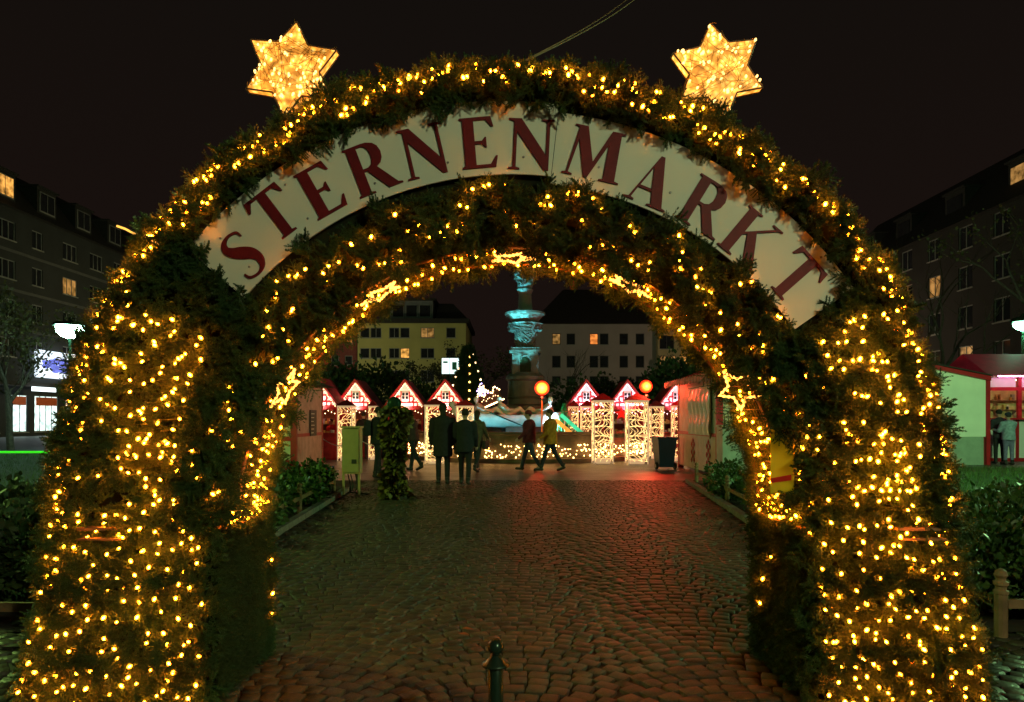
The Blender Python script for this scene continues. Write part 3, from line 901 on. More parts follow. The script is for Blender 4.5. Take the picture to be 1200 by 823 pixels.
def star_mat():
    m = bpy.data.materials.new("star_glow"); m.use_nodes = True; nt = m.node_tree; b = nt.nodes["Principled BSDF"]
    b.inputs["Base Color"].default_value = (.5, .3, .1, 1)
    tc = nt.nodes.new("ShaderNodeTexCoord"); vo = nt.nodes.new("ShaderNodeTexVoronoi"); vo.inputs["Scale"].default_value = 34
    nt.links.new(tc.outputs["Object"], vo.inputs["Vector"])
    r = nt.nodes.new("ShaderNodeValToRGB"); e = r.color_ramp.elements
    e[0].position = .08; e[0].color = (1, .62, .18, 1); e[1].position = .75; e[1].color = (.55, .17, .015, 1)
    k = e.new(.35); k.color = (1, .42, .05, 1)
    nt.links.new(vo.outputs["Distance"], r.inputs["Fac"]); nt.links.new(r.outputs["Color"], b.inputs["Emission Color"])
    n = nt.nodes.new("ShaderNodeTexNoise"); n.inputs["Scale"].default_value = 14; nt.links.new(tc.outputs["Object"], n.inputs["Vector"])
    mr = nt.nodes.new("ShaderNodeMapRange"); mr.inputs["From Min"].default_value = .35; mr.inputs["From Max"].default_value = .65
    mr.inputs["To Min"].default_value = .75; mr.inputs["To Max"].default_value = 2.6
    nt.links.new(n.outputs["Fac"], mr.inputs["Value"]); nt.links.new(mr.outputs["Result"], b.inputs["Emission Strength"])
    MATS["star_glow"] = m
star_mat()
star_bulb = MB().lathe([(.0035, -.012), (.0088, -.004), (.0088, .004), (.004, .012)], 6).mesh("bulb", em("star_bulb", (1, .60, .16), 4), True)
big_star("big glowing wire star on the left shoulder of the arch", 342, 84, 7)
big_star("big glowing wire star on the right shoulder of the arch", 840, 85, -9)

# yellow notice on the right inner side
root = thing("notice_board", "narrow yellow notice with a red mark fixed inside the right leg", "sign", (1.425, YF+.12, 1.1), rz=H3(48))
MB().bbox((-.006, -.06, 0), (.006, .06, .34)).build("panel", mat("yellow_panel", (.85, .62, .03), .4, .12, 5), root)
MB().prism([(-.055, .055), (.05, .075), (.05, .105), (-.055, .08)], -.0095, -.0075).build("red_mark", mat("notice_red", (.6, .02, .02), .5, 0), root, rot=(0, 0, -PI/2))
# two cables running up from the crown
for px, lab in ((729, "upper thin cable running from the arch crown into the sky"), (722, "lower thin cable running from the arch crown into the sky")):
    a = at(613, 72, YF+.5); b = at(px, -10, YF+2.2)
    if px == 722: a = at(617, 71, YF+.5); b = at(735, -8, YF+2.2)
    d = (b-a)
    pts = [a+d*(i/12)+Vector((0, 0, -.10*math.sin(PI*i/24*1.0))) for i in range(24)]
    tag(MB().tube(pts, .004, 5).build("cable", mat("cable_sheath", (.25, .14, .06), .5, 0)), lab, "cable")

# ------------------------------------------------------------------ bollard in front
qb = at(581, 748, 2.75)
bo = thing("bollard", "dark green steel bollard with a ball top in front of the arch", "bollard", (qb.x, 2.75, 0))
zt = qb.z
MB().lathe([(.030, 0), (.030, zt-.115), (.028, zt-.112)], 24).build("post", M_steel, bo, smooth=True)
MB().lathe([(.03, zt-.115), (.056, zt-.109), (.059, zt-.103), (.056, zt-.098), (.036, zt-.090), (.034, zt-.082), (.027, zt-.078), (.022, zt-.066)], 28).build("collar", M_steel, bo, smooth=True)
MB().ball((0, 0, zt-.034), (.033, .033, .034), 24, 14).build("ball_top", M_steel, bo, smooth=True)
# ------------------------------------------------------------------ market stalls
M_inner = mat("stall_inside", (.16, .05, .03), .8, .3, 4)
M_gable = mat("gable_white", (.80, .74, .74), .6, .05, 3)
M_counter = mat("counter_red", (.32, .015, .02), .6, .25, 7)
M_slat_g = mat("pale_green_board", (.62, .66, .50), .6, .12, 4)
M_goods = rand_mat("goods", [(.5, .1, .05), (.6, .4, .1), (.2, .25, .1), (.5, .45, .4), (.15, .05, .25)])
M_glass_dark = mat("dark_glass", (.02, .025, .03), .12, 0, spec=.6)
M_chain = em("chain_warm", (1, .62, .28), 9)
M_chain_p = em("chain_pink", (1, .55, .62), 9)

def gable_stall(label, x, y, rz=0., W=1.36, hw=1.90, hp=2.93, D=1.7, group="red gabled stalls round the fountain"):
    t = thing("market_stall", label, "market stall", (x, y, 0), rz, group)
    h = W/2
    MB().bbox((-h, 0, 0), (h, .08, .92)).bbox((-h-.04, -.22, .92), (h+.04, .1, .97)).build("counter", M_counter, t)
    for s in (-1, 1):
        MB().bbox((s*h, .08, 0), (s*(h-.05), D, hw)).build("side_wall", M_counter, t)
        MB().bbox((s*(h-.035)-.04, -.02, .97), (s*(h-.035)+.04, .06, hw)).build("post", M_red, t)
    MB().bbox((-h+.05, D-.05, 0), (h-.05, D, hw)).build("back_wall", M_inner, t)
    MB().bbox((-h+.08, D-.30, 1.25), (h-.08, D-.06, 1.28)).build("shelf", M_wood, t)
    mb = MB()
    for i in range(14):
        gx = -h+.15+(W-.3)*i/13; gh = random.uniform(.08, .22)
        mb.bbox((gx-.04, D-.24, 1.282), (gx+.04, D-.14, 1.282+gh))
        if i % 2: mb.bbox((gx-.05, -.14, .972), (gx+.05, .0, .972+gh*.6))
    o = mb.build("goods", M_goods, t); o["kind"] = "stuff"
    # gable panel, timbers, window
    g = MB().prism([(-h-.05, hw), (h+.05, hw), (0, hp-.06)], -.02, .0).build("gable", M_gable, t)
    sl = (hp-.06-hw)/(h+.05)
    def bar(x0, z0, x1, z1, w=.062):
        d = Vector((x1-x0, 0, z1-z0)); l = d.length; a = math.atan2(d.z, d.x)
        return MB().box(((x0+x1)/2, -.03, (z0+z1)/2), (l, .02, w), (0, -a, 0))
    for k, zz in enumerate((.03, .19, .42)):
        z = hw+zz; xx = (hp-.06-z)/sl-.04
        if zz > .5: continue
        bar(-xx, z, xx, z).build("timber", M_red, g)
    for xx in (-.46, -.30, .30, .46):
        bar(xx, hw+.02, xx, min(hw+.40, hw+(h-abs(xx))*sl*.9), .04).build("timber", M_red, g)
    for s in (-1, 1):
        bar(s*.20, hw+.17, s*.42, hw+.40, .035).build("timber", M_red, g)
    bar(-.16, hw+.16, -.16, hw+.62, .04).build("timber", M_red, g); bar(.16, hw+.16, .16, hw+.62, .04).build("timber", M_red, g)
    w = MB().bbox((-.13, -.045, hw+.30), (.13, -.03, hw+.58)).build("window", M_white, t)
    for sx in (-1, 1):
        for k in (0, 1): MB().bbox((sx*.065-.05, -.052, hw+.32+.13*k), (sx*.065+.05, -.0455, hw+.43+.13*k)).build("pane", M_glass_dark, w)
    # roof, verge boards
    for s in (-1, 1):
        r0 = (s*(h+.16), hw-.10); r1 = (0, hp)
        mb = MB(); mb.prism([r0, r1, (0, hp+.04), (s*(h+.19), hw-.09)], -.16, D+.1)
        mb.build("roof_slope", M_redroof, t)
        mb = MB(); mb.prism([(s*(h+.2), hw-.16), (0, hp-.03), (0, hp+.06), (s*(h+.24), hw-.10)], -.19, -.165); mb.build("verge_board", M_red, t)
    MB().bbox((-h-.08, -.05, hw-.10), (h+.08, -.022, hw-.012)).build("fascia", M_red, t)
    return t
def gable_lights(label, x, y, rz, W=1.36, hw=1.90, hp=2.93, m=None, power=75, col=(1, .62, .5)):
    t = thing("light_chain", label, "string lights", (x, y, 0), rz, "light chains on the stall gables")
    h = W/2; mb = MB()
    for s in (-1, 1):
        for i in range(14):
            k = (i+.5)/14
            mb.ball((s*(h-.02)*(1-k), -.13, hw+.0+(hp-.12-hw)*k), .017, 6, 4)
    for i in range(12): mb.ball((-h+W*(i+.5)/12, -.14, hw-.14-.05*(i % 3)), .016, 6, 4)
    o = mb.build("bulbs", m or M_chain, t); o["kind"] = "stuff"
    MB().tube([(-h, -.135, hw), (0, -.135, hp-.1), (h, -.135, hw)], .004, 4).build("wire", M_wire, t)
    fl = thing("floodlight", "added floodlight brightening the gable of the " + label.split(" on the ")[-1], "floodlight", (x, y, 0), rz, "added gable floodlights")  # lamp added under the eave to brighten the gable panel
    MB().bbox((-.1, -.42, hw-.10), (.1, -.36, hw-.06)).bbox((-.01, -.38, hw-.085), (.01, -.05, hw-.075)).build("housing", M_steel, fl)
    ld = bpy.data.lights.new("gable_fill_light", 'SPOT'); ld.energy = power; ld.color = col; ld.shadow_soft_size = .05; ld.spot_size = math.radians(140); ld.spot_blend = .4
    lo = bpy.data.objects.new("gable_fill_light", ld); COL.objects.link(lo); lo.parent = fl; lo.location = (0, -.39, hw-.03); lo.rotation_euler = (math.radians(90+48), 0, 0)
    li = bpy.data.lights.new("stall_lamp_light", 'POINT'); li.energy = 9; li.color = (1, .45, .2); li.shadow_soft_size = .06
    lo = bpy.data.objects.new("stall_lamp_light", li); COL.objects.link(lo); lo.parent = fl; lo.location = (0, .7, hw-.08)
STY = 26.0
pk = (1, .48, .68)
for px, lab, chain, m, col in (
    (417, "red gabled stall leftmost of the row, beside the pale kiosk", "warm light chain on the leftmost red gabled stall", M_chain, (1, .55, .42)),
    (475, "red gabled stall in the middle of the left row", "warm light chain on the middle stall of the left row", M_chain, (1, .55, .42)),
    (522, "red gabled stall nearest the fountain in the left row", "warm light chain on the stall left of the fountain", M_chain, (1, .55, .42)),
    (687, "red gabled stall just right of the fountain", "pinkish light chain on the stall right of the fountain", M_chain_p, pk),
    (735, "red gabled stall in the middle of the right row, behind two lit columns", "pinkish light chain on the middle stall of the right row", M_chain_p, pk),
    (793, "red gabled stall half hidden by the right kiosk", "pinkish light chain on the stall half hidden by the right kiosk", M_chain_p, pk)):
    Y = STY if px < 600 else STY+.3
    X = (px-600)*Y/800
    gable_stall(lab, X, Y, 0.); gable_lights(chain, X, Y, 0., m=m, col=col)
# sliver of one more stall behind the pale kiosk
Y = 24.5; X = (373-600)*Y/800; gable_stall("red gabled stall mostly hidden behind the pale left kiosk", X, Y, 0.); gable_lights("warm light chain on the stall behind the pale kiosk", X, Y, 0.)
# ------------------------------------------------------------------ lit lattice columns
def lattice_column(label, x, y, h=2.08, w=.62, m=None):
    t = thing("lit_column", label, "light column", (x, y, 0), 0, "lattice columns wound with lights")
    k = w/2
    for sx in (-1, 1):
        for sy in (-1, 1): MB().bbox((sx*k-.02, sy*k-.02, 0), (sx*k+.02, sy*k+.02, h)).build("post", M_colglow, t)
    for fi in range(4):
        mb = MB(); rg = random.Random(fi+5)
        for c in range(3):
            ph = rg.uniform(0, 6); x0 = -k+w*(c+.5)/3; pts = []
            for i in range(25):
                z = .08+(h-.12)*i/24; pts.append((max(-k+.02, min(k-.02, x0+.115*math.sin(ph+i*1.05))), -k, z))
            mb.tube(pts, .0085, 3)
        for i in range(7):
            z = .15+(h-.25)*i/7; a = rg.uniform(-.08, .08)
            mb.tube([(-k, -k-.002, z), (0, -k-.01, z+a+.05), (k, -k-.002, z+a)], .008, 4)
        me = mb.mesh("lattice_panel", m or M_lattice)
        link("lattice_panel", me, t, None, (0, 0, PI/2*fi))
    MB().bbox((-k*.7, -k*.7, 0), (k*.7, k*.7, .16)).build("base_box", M_colglow, t)
    mb = MB(); q = k+.10
    mb.add([(-q, -q, h), (q, -q, h), (q, q, h), (-q, q, h), (0, 0, h+.24)], [(0, 1, 4), (1, 2, 4), (2, 3, 4), (3, 0, 4), (3, 2, 1, 0)])
    mb.build("cap_roof", M_redroof, t)
    MB().bbox((-k-.03, -k-.03, h-.07), (k+.03, k+.03, h-.004)).build("top_rim", M_colglow, t)
    return t
M_colglow = em("column_post_glow", (1, .66, .34), .45)  # posts, base and rim glow, lamplight painted onto white metal
M_lattice = em("lattice_rope", (1, .62, .22), 2.0, .7, 9)
cols = [(706, 22.6, 1.0, "lit white lattice column left of the pair right of the fountain"), (746, 22.4, 1.0, "lit lattice column standing next to the blue wheelie bin"),
        (672, 25.5, .55, "slim lit lattice column under the left end of the right-hand stall row"), (688, 25.3, .70, "slim lit lattice column behind the front pair, near the green tree"),
        (769, 25.4, .72, "slim lit column behind the wheelie bin"), (796, 23.9, .72, "lit column half hidden beside the right kiosk"),
        (406, 24.2, .80, "lit column behind the green electric cabinet"), (437, 24.6, .42, "very slim lit column behind the man in black on the left"),
        (510, 22.6, .95, "lit column just left of the dark couple"), (545, 24.4, .9, "lit column behind the head of the dark couple")]
proto = None
for px, Y, r, lab in cols:
    X = (px-600)*Y/800
    if proto is None: proto = lattice_column(lab, X, Y)
    else:
        c = dup(proto, (X, Y, 0), random.choice([0, PI/2, PI]), lab)
        c.scale = (r, r, 1.0 if Y < 23 and px > 600 else .93)
# ornament star under the right stalls and red star on the left
st = []
for i in range(10): a = PI/2+PI*i/5; st.append(((.24 if i % 2 == 0 else .10)*math.cos(a), (.24 if i % 2 == 0 else .10)*math.sin(a)))
for px, py, Y, lab in ((728, 485, 23.4, "red star hanging between the two lit columns"), (402, 487, 24.0, "red star hanging in front of the leftmost lit column")):
    q = at(px, py, Y); r = thing("hanging_star", lab, "star ornament", tuple(q), group="red hanging stars")
    MB().prism(st, -.03, .03).build("star_body", M_red, r); MB().tube([(0, 0, .24), (0, 0, .6)], .006, 4).build("cord", M_wire, r)

# ------------------------------------------------------------------ kiosks either side of the path
def kiosk(label, x0, y0, y1, side, W, h, wallm, frontm):
    """corner at (x0, y0); front wall runs back along y, end wall faces the arch; side=-1: body to the left"""
    t = thing("kiosk", label, "market stall", (x0, y0, 0))
    D = y1-y0; s = side
    # end wall (faces the viewer) of boards
    MB().bbox((0, .03, .08), (s*W, .08, h-.02)).build("end_wall", wallm, t)
    MB().bbox((s*.0, .05, .08), (s*.05, D, h-.02)).build("front_wall", frontm, t)
    n = 7
    for i in range(n):
        a, b = .06+(D-.08)*i/n, .06+(D-.08)*(i+1)/n-.012
        MB().bbox((-s*.022, a, .1), (-s*.001, b, h-.08)).build("board", frontm, t)
    for (yy) in (.0, D): MB().bbox((-s*.04, yy-.07, 0), (s*.12, yy+.029, h)).build("corner_post", M_red, t)
    MB().bbox((s*.12, -.02, h*.36), (s*W, .029, h*.36+.12)).build("mid_rail", M_red, t)
    MB().bbox((-s*.04, .03, h*.40), (-s*.024, D-.07, h*.40+.09)).build("mid_rail", M_red, t)
    MB().bbox((s*(W-.05), .08, 0.0), (s*W, D, h)).build("far_wall", wallm, t)
    mb = MB(); rh = .62
    mb.add([(-s*.35, -.3, h-.02), (s*(W+.2), -.3, h-.02), (s*(W+.2), D+.3, h-.02), (-s*.35, D+.3, h-.02), (s*W*.45, .5, h+rh), (s*W*.45, D-.5, h+rh)],
           [(0, 1, 4), (1, 2, 5, 4), (2, 3, 5), (3, 0, 4, 5), (3, 2, 1, 0)])
    mb.build("roof", M_darkroof if s < 0 else M_redroof, t)
    return t
k1 = kiosk("pale green kiosk with red corner posts and dark roof left of the path", -5.83, 18.4, 20.9, -1, 2.6, 2.45, M_slat_g, mat("reddish_board", (.55, .30, .27), .6, .15, 5))
bd = MB().bbox((0, 0, 0), (.03, .62, .75)).build("menu_board", mat("menu_board_dark", (.03, .02, .02), .5, .2, 20), k1, (.03, 1.15, .98))
for i in range(6): MB().bbox((.0305, .08, .08+.11*i), (.034, .30+.04*(i % 3), .10+.11*i)).build("menu_line", M_white, bd)
M_rk = mat("grey_white_board", (.52, .47, .42), .6, .12, 4)
k2 = kiosk("pale kiosk with hanging plastic curtain and red corner post right of the path", 5.12, 17.0, 20.9, 1, 2.6, 2.55, mat("cream_board", (.55, .52, .36), .6, .1, 4), M_rk)
mb = MB(); nx, nz = 26, 10; vs = []; fs = []
for i in range(nx+1):
    for j in range(nz+1):
        yy = .35+2.0*i/nx; zz = 1.05+1.25*j/nz
        vs.append((-.10-.035*math.sin(i*1.3+.6*math.sin(j*.7))-.02*math.sin(j*1.1), yy, zz))
for i in range(nx):
    for j in range(nz): a = i*(nz+1)+j; fs.append((a, a+1, a+nz+2, a+nz+1))
mb.add(vs, fs)
cu = mb.build("curtain", mat("plastic_curtain", (.55, .50, .46), .22, .1, 6, spec=.7), k2, smooth=True)
MB().tube([(-.10, .3, 2.32), (-.10, 2.4, 2.32)], .02, 6).build("curtain_rail", M_steel, k2); MB().tube([(-.09, .33, .98), (-.09, .33, 2.32)], .018, 6).build("curtain_pole", M_wood, k2)
for yy in (.7, 2.2):
    hm = MB()
    for r_ in range(6):
        for c_ in range(3):
            if (r_+c_) % 2 == 0: hm.box((-.034, yy+.13*(c_-1), .32+.11*r_), (.01, .11, .11), (PI/4, 0, 0))
    hm.build("heart_pattern", M_counter, k2)
sc_ = MB()
for i in range(16): sc_.ball((-.36, -.2+.29*i, 2.52), (.03, .145, .11), 8, 4)
sc_.build("scalloped_trim", mat("valance", (.42, .22, .2), .7, .2, 5), k2)
# blue curtain reflection source: a projector by the kiosk
# grey-green boxes standing by the right kiosk
b1 = thing("storage_box", "tall grey-green metal box against the near end of the right kiosk", "box", (5.0, 16.2, 0))
MB().bbox((0, 0, 0.02), (.62, .5, 1.28)).build("body", mat("grey_green_metal", (.30, .36, .30), .5, .2, 4, bump=.1), b1); MB().bbox((-.03, -.03, 1.28), (.65, .53, 1.33)).build("lid", MATS["grey_green_metal"], b1)
b2 = thing("tilted_panel", "pale grey-green panel leaning beside the metal box", "panel", (5.75, 16.0, 0))
MB().box((.36, .1, .62), (.7, .06, 1.25), (-.12, .0, 0)).build("panel", mat("grey_green_panel", (.36, .42, .33), .5, .2, 4), b2); MB().box((.36, .05, 1.24), (.74, .09, .05), (-.12, 0, 0)).build("frame_rail", MATS["grey_green_metal"], b2)

# ------------------------------------------------------------------ fountain
FX, FY = .52, 27.2
ft = thing("fountain", "tall stone column fountain with tiers lit in cyan inside a round basin", "fountain", (FX, FY, 0))
M_stone = mat("fountain_stone", (.07, .067, .06), .7, .3, 3, bump=.5, bscale=6)
M_brown = mat("basin_stone", (.17, .12, .08), .75, .3, 3, bump=.3)
MB().lathe([(4.75, 0), (4.75, .14), (4.55, .15), (4.52, .92), (4.65, .95), (4.65, 1.03), (4.25, 1.03), (4.2, .75), (.5, .75)], 64).build("basin", M_brown, ft)
MB().lathe([(1.15, .7), (1.12, 1.75), (1.2, 1.85), (1.2, 1.98), (.86, 2.05), (.84, 2.25), (.9, 2.3), (.84, 2.36), (.82, 2.95), (.95, 3.02), (.95, 3.14), (.75, 3.3)], 28).build("pedestal", M_stone, ft)
MB().bbox((-.62, -.62, 3.2), (.62, .62, 4.05)).bbox((-.75, -.75, 4.05), (.75, .75, 4.16)).bbox((-.68, -.68, 4.16), (.68, .68, 4.26)).build("shaft", M_stone, ft)
for a in range(4):
    mb = MB(); pts = [(-.3, -.63, 3.25)]+[(.3*math.cos(PI-PI*i/8), -.63, 3.65+.3*math.sin(PI*i/8)) for i in range(9)]+[(.3, -.63, 3.25)]
    mb.tube(pts, .045, 5); link("niche_arch", mb.mesh("niche_arch", M_stone), ft, None, (0, 0, PI/2*a))
    MB().prism([(-.26, 3.27), (.26, 3.27), (.26, 3.65), (.16, 3.84), (0, 3.9), (-.16, 3.84), (-.26, 3.65)], -.632, -.622).build("niche_shade", M_dark, ft, rot=(0, 0, PI/2*a))  # flat dark panel standing for the shade of a recess
# relief crowded with figures: displaced drums
def relief(z0, z1, r0, r1, seed, amp=.16, nu=64, nv=18):
    rg = np.random.default_rng(seed); vs = []; fs = []
    ph = rg.uniform(0, 6, 12); fr = rg.integers(3, 17, 12); fz = rg.uniform(1, 9, 12)
    for j in range(nv+1):
        v = j/nv
        for i in range(nu):
            a = 2*PI*i/nu; d = sum(math.sin(fr[k]*a+fz[k]*v*3+ph[k]) for k in range(12))/12
            r = r0+(r1-r0)*v+amp*(abs(d)*2.2-.4)
            vs.append((r*math.cos(a), r*math.sin(a), z0+(z1-z0)*v))
    for j in range(nv):
        for i in range(nu): fs.append((j*nu+i, j*nu+(i+1) % nu, (j+1)*nu+(i+1) % nu, (j+1)*nu+i))
    fs += [tuple(range(nu-1, -1, -1)), tuple(nv*nu+i for i in range(nu))]
    return MB().add(vs, fs)
relief(4.26, 5.2, .42, .62, 1).build("relief_drum", M_stone, ft, smooth=False)
relief(4.95, 5.25, .80, .84, 2, .10).build("relief_band", M_stone, ft)
MB().lathe([(.5, 5.2), (.86, 5.55), (.98, 5.6), (.98, 5.68), (.4, 5.7)], 28).build("upper_bowl", M_stone, ft)
MB().lathe([(.36, 5.68), (.3, 6.4), (.4, 6.6)], 18).build("upper_shaft", M_stone, ft)
relief(6.55, 7.05, .30, .42, 3, .1).build("figure_drum", M_stone, ft)
relief(7.05, 7.35, .46, .52, 4, .12).build("crown_ring", M_stone, ft)
MB().lathe([(.5, 7.35), (.42, 7.42), (.1, 7.5)], 16).build("finial", M_stone, ft)
for ch in list(ft.children):
    if ch.name.split(".")[0] in ("pedestal", "shaft", "niche_arch", "niche_shade", "relief_drum", "relief_band", "upper_bowl", "upper_shaft", "figure_drum", "crown_ring", "finial"): ch.scale = (.82, .82, 1.0)
# spots aimed at the tiers
def spot(label, p, target, col, power, size, cat="spotlight", lens=30):
    t = thing("spotlight", label, cat, tuple(p), group="floodlights of the fountain")
    d = (Vector(target)-Vector(p)).normalized(); q = d.to_track_quat('-Z', 'Y').to_euler()
    h = MB().tube([(0, 0, .12), (0, 0, -.1)], [.07, .10], 12).build("housing", M_steel, t); h.rotation_euler = q
    g = MB().tube([(0, 0, -.1), (0, 0, -.106)], .085, 12).build("lens", em("lens_%d" % int(col[0]*100+col[1]*10+col[2]), col, lens), t); g.rotation_euler = q
    MB().tube([(0, 0, -.05), (0, 0, -p[2]*.0-.28)], .02, 6).build("foot", M_steel, t)
    ld = bpy.data.lights.new("spot_light", 'SPOT'); ld.energy = power; ld.color = col; ld.spot_size = size; ld.spot_blend = .5; ld.shadow_soft_size = .04
    lo = bpy.data.objects.new("spot_light", ld); COL.objects.link(lo); lo.parent = t; lo.rotation_euler = q; lo.location = d*.13
    return t
g1 = spot("cyan pattern projector on the basin floor aimed at the upper tiers", (FX-1.6, FY-3.6, .88), (FX, FY, 7.0), (.10, .85, .95), 24000, math.radians(12))
g2 = spot("teal pattern projector on the basin floor aimed at the middle tier", (FX-1.1, FY-3.75, .88), (FX, FY, 5.35), (.13, .82, .85), 9000, math.radians(22))
g3 = spot("pale blue projector on the basin floor aimed at the pedestal", (FX+1.3, FY-3.6, .88), (FX, FY, 2.8), (.45, .75, 1.0), 2600, math.radians(34))
g4 = spot("cyan floodlight on the basin floor aimed at the stone boat", (FX-1.9, FY-3.55, .82), (FX-1.2, FY-2.3, 1.5), (.10, .80, 1.0), 36, math.radians(120))
g5 = spot("turquoise floodlight on the basin floor right of the boat", (FX+.2, FY-3.9, .82), (FX+.1, FY-2.3, 1.5), (.10, .80, 1.0), 36, math.radians(120))
def gobo(root, scale, lo, hi):
    """the projector slide: broken patches of light"""
    for ch in root.children:
        if ch.type != 'LIGHT': continue
        L_ = ch.data; L_.use_nodes = True; nt = L_.node_tree; e = nt.nodes["Emission"]
        tc = nt.nodes.new("ShaderNodeTexCoord"); n = nt.nodes.new("ShaderNodeTexNoise"); n.inputs["Scale"].default_value = scale; n.inputs["Detail"].default_value = 3
        nt.links.new(tc.outputs["Normal"], n.inputs["Vector"])
        mr = nt.nodes.new("ShaderNodeMapRange"); mr.inputs["From Min"].default_value = lo; mr.inputs["From Max"].default_value = hi
        nt.links.new(n.outputs["Fac"], mr.inputs["Value"]); nt.links.new(mr.outputs["Result"], e.inputs["Strength"])
gobo(g1, 60, .46, .54); gobo(g2, 60, .44, .54); gobo(g3, 30, .40, .56)
# stone boat with resting figures
bt = thing("stone_boat", "stone rowing boat sculpture lit turquoise in the fountain basin", "sculpture", (FX-.45, FY-2.25, .86))
vs = []; fs = []; nL = 20; nS = 9; L = 4.2
for i in range(nL+1):
    u = i/nL*2-1; w = .55*(1-abs(u)**2.6)+.02; sheer = .18*abs(u)**2; keel = .16*u*u
    for j in range(nS+1):
        a = PI*j/nS; x = u*L/2*(1+.06*math.sin(a)*0); vs.append((x, -w*math.cos(a)*(.55+.45*abs(math.cos(a))), .28+keel+(.46+sheer-keel)*(1-math.sin(a))))
for i in range(nL):
    for j in range(nS): a = i*(nS+1)+j; fs.append((a, a+1, a+nS+2, a+nS+1))
mb = MB().add(vs, fs); hull = mb.build("hull", mat("pale_stone", (.55, .55, .52), .65, .2, 3, bump=.2), bt, smooth=True)
sm = hull.modifiers.new("thickness", 'SOLIDIFY'); sm.thickness = .05
for a_, b_ in ((-1.65, -1.35), (-.3, .4), (1.35, 1.65)): MB().bbox((a_, -.28, -.1), (b_, .28, .32)).build("support", M_stone, bt)
mb = MB(); mb.tube([(-1.95, 0, .7), (-2.16, 0, .9), (-2.2, 0, 1.1), (-2.34, 0, 1.15)], [.14, .13, .12, .06], 10); mb.ball((-2.24, 0, 1.13), (.16, .11, .12), 10, 6); mb.build("prow_figure", MATS["pale_stone"], bt, smooth=True)
MB().tube([(-.9, -.5, .86), (.5, -.72, .28)], .025, 6).build("oar", M_steel, bt)
def blob_fig(pts, name="reclining_figure"):
    mb = MB()
    for a, b, ra, rb in pts: mb.tube([a, b], [ra, rb], 9); mb.ball(a, ra, 9, 6); mb.ball(b, rb, 9, 6)
    o = mb.build(name, MATS["pale_stone"], bt, smooth=True)
    m = o.modifiers.new("remesh", 'REMESH'); m.mode = 'VOXEL'; m.voxel_size = .03; m.use_smooth_shade = True
    return o
for x0, s in ((-1.0, 1), (-.15, 1), (.95, -1)):
    V_ = lambda x, y, z: (x0+s*x, y, z)
    blob_fig([(V_(0, 0, .78), V_(-.30, .02, 1.02), .16, .17), (V_(-.30, .02, 1.02), V_(-.36, .02, 1.22), .06, .06), (V_(-.38, 0, 1.30), V_(-.38, 0, 1.33), .105, .10),
              (V_(0, -.1, .78), V_(.36, -.12, .98), .11, .09), (V_(.36, -.12, .98), V_(.62, -.12, .76), .085, .06), (V_(0, .1, .78), V_(.4, .12, .90), .11, .09), (V_(.4, .12, .9), V_(.7, .12, .74), .085, .06),
              (V_(-.32, -.2, 1.06), V_(-.10, -.33, .92), .06, .05), (V_(-.10, -.33, .92), V_(.12, -.2, .95), .05, .04), (V_(-.32, .2, 1.06), V_(-.5, .32, .9), .06, .05)])
# golden light net round the basin wall
ln = thing("light_net", "golden light net hung round the basin wall of the fountain", "string lights", (FX, FY, 0))
mb = MB()
for i in range(430):
    a = PI+PI*rnd()
    mb.ball((4.62*math.cos(a), 4.62*math.sin(a), random.uniform(.17, .62)), random.uniform(.016, .027), 5, 3)
o = mb.build("bulbs", M_bulb_s, ln); o["kind"] = "stuff"
wz = MB()
for z in (.2, .34, .48, .62): wz.tube([(4.60*math.cos(PI+PI*i/40), 4.60*math.sin(PI+PI*i/40), z+.02*(i % 2)) for i in range(41)], .004, 3)
wz.build("wire", M_wire, ln)
# little green tree, coloured planks
# ------------------------------------------------------------------ buildings
M_pane_d = mat("pane_dark", (.02, .023, .028), .08, .2, 2, spec=.7)
M_pane_w = em("pane_warm", (1, .46, .09), .7, .8, 2.2)
M_pane_o = em("pane_orange", (1, .28, .05), .9, .5, 3)
M_pane_c = em("pane_cool", (.75, 1, .95), 1.6, .5, 2)
M_pane_y = em("pane_dim", (1, .5, .14), .22, .9, 2.2)
PANES = {'d': M_pane_d, 'w': M_pane_w, 'o': M_pane_o, 'c': M_pane_c, 'y': M_pane_y}
M_wframe = mat("window_frame_white", (.24, .24, .23), .5, .1, 4)
M_sill = mat("sill_stone", (.3, .29, .27), .8, .2, 5)

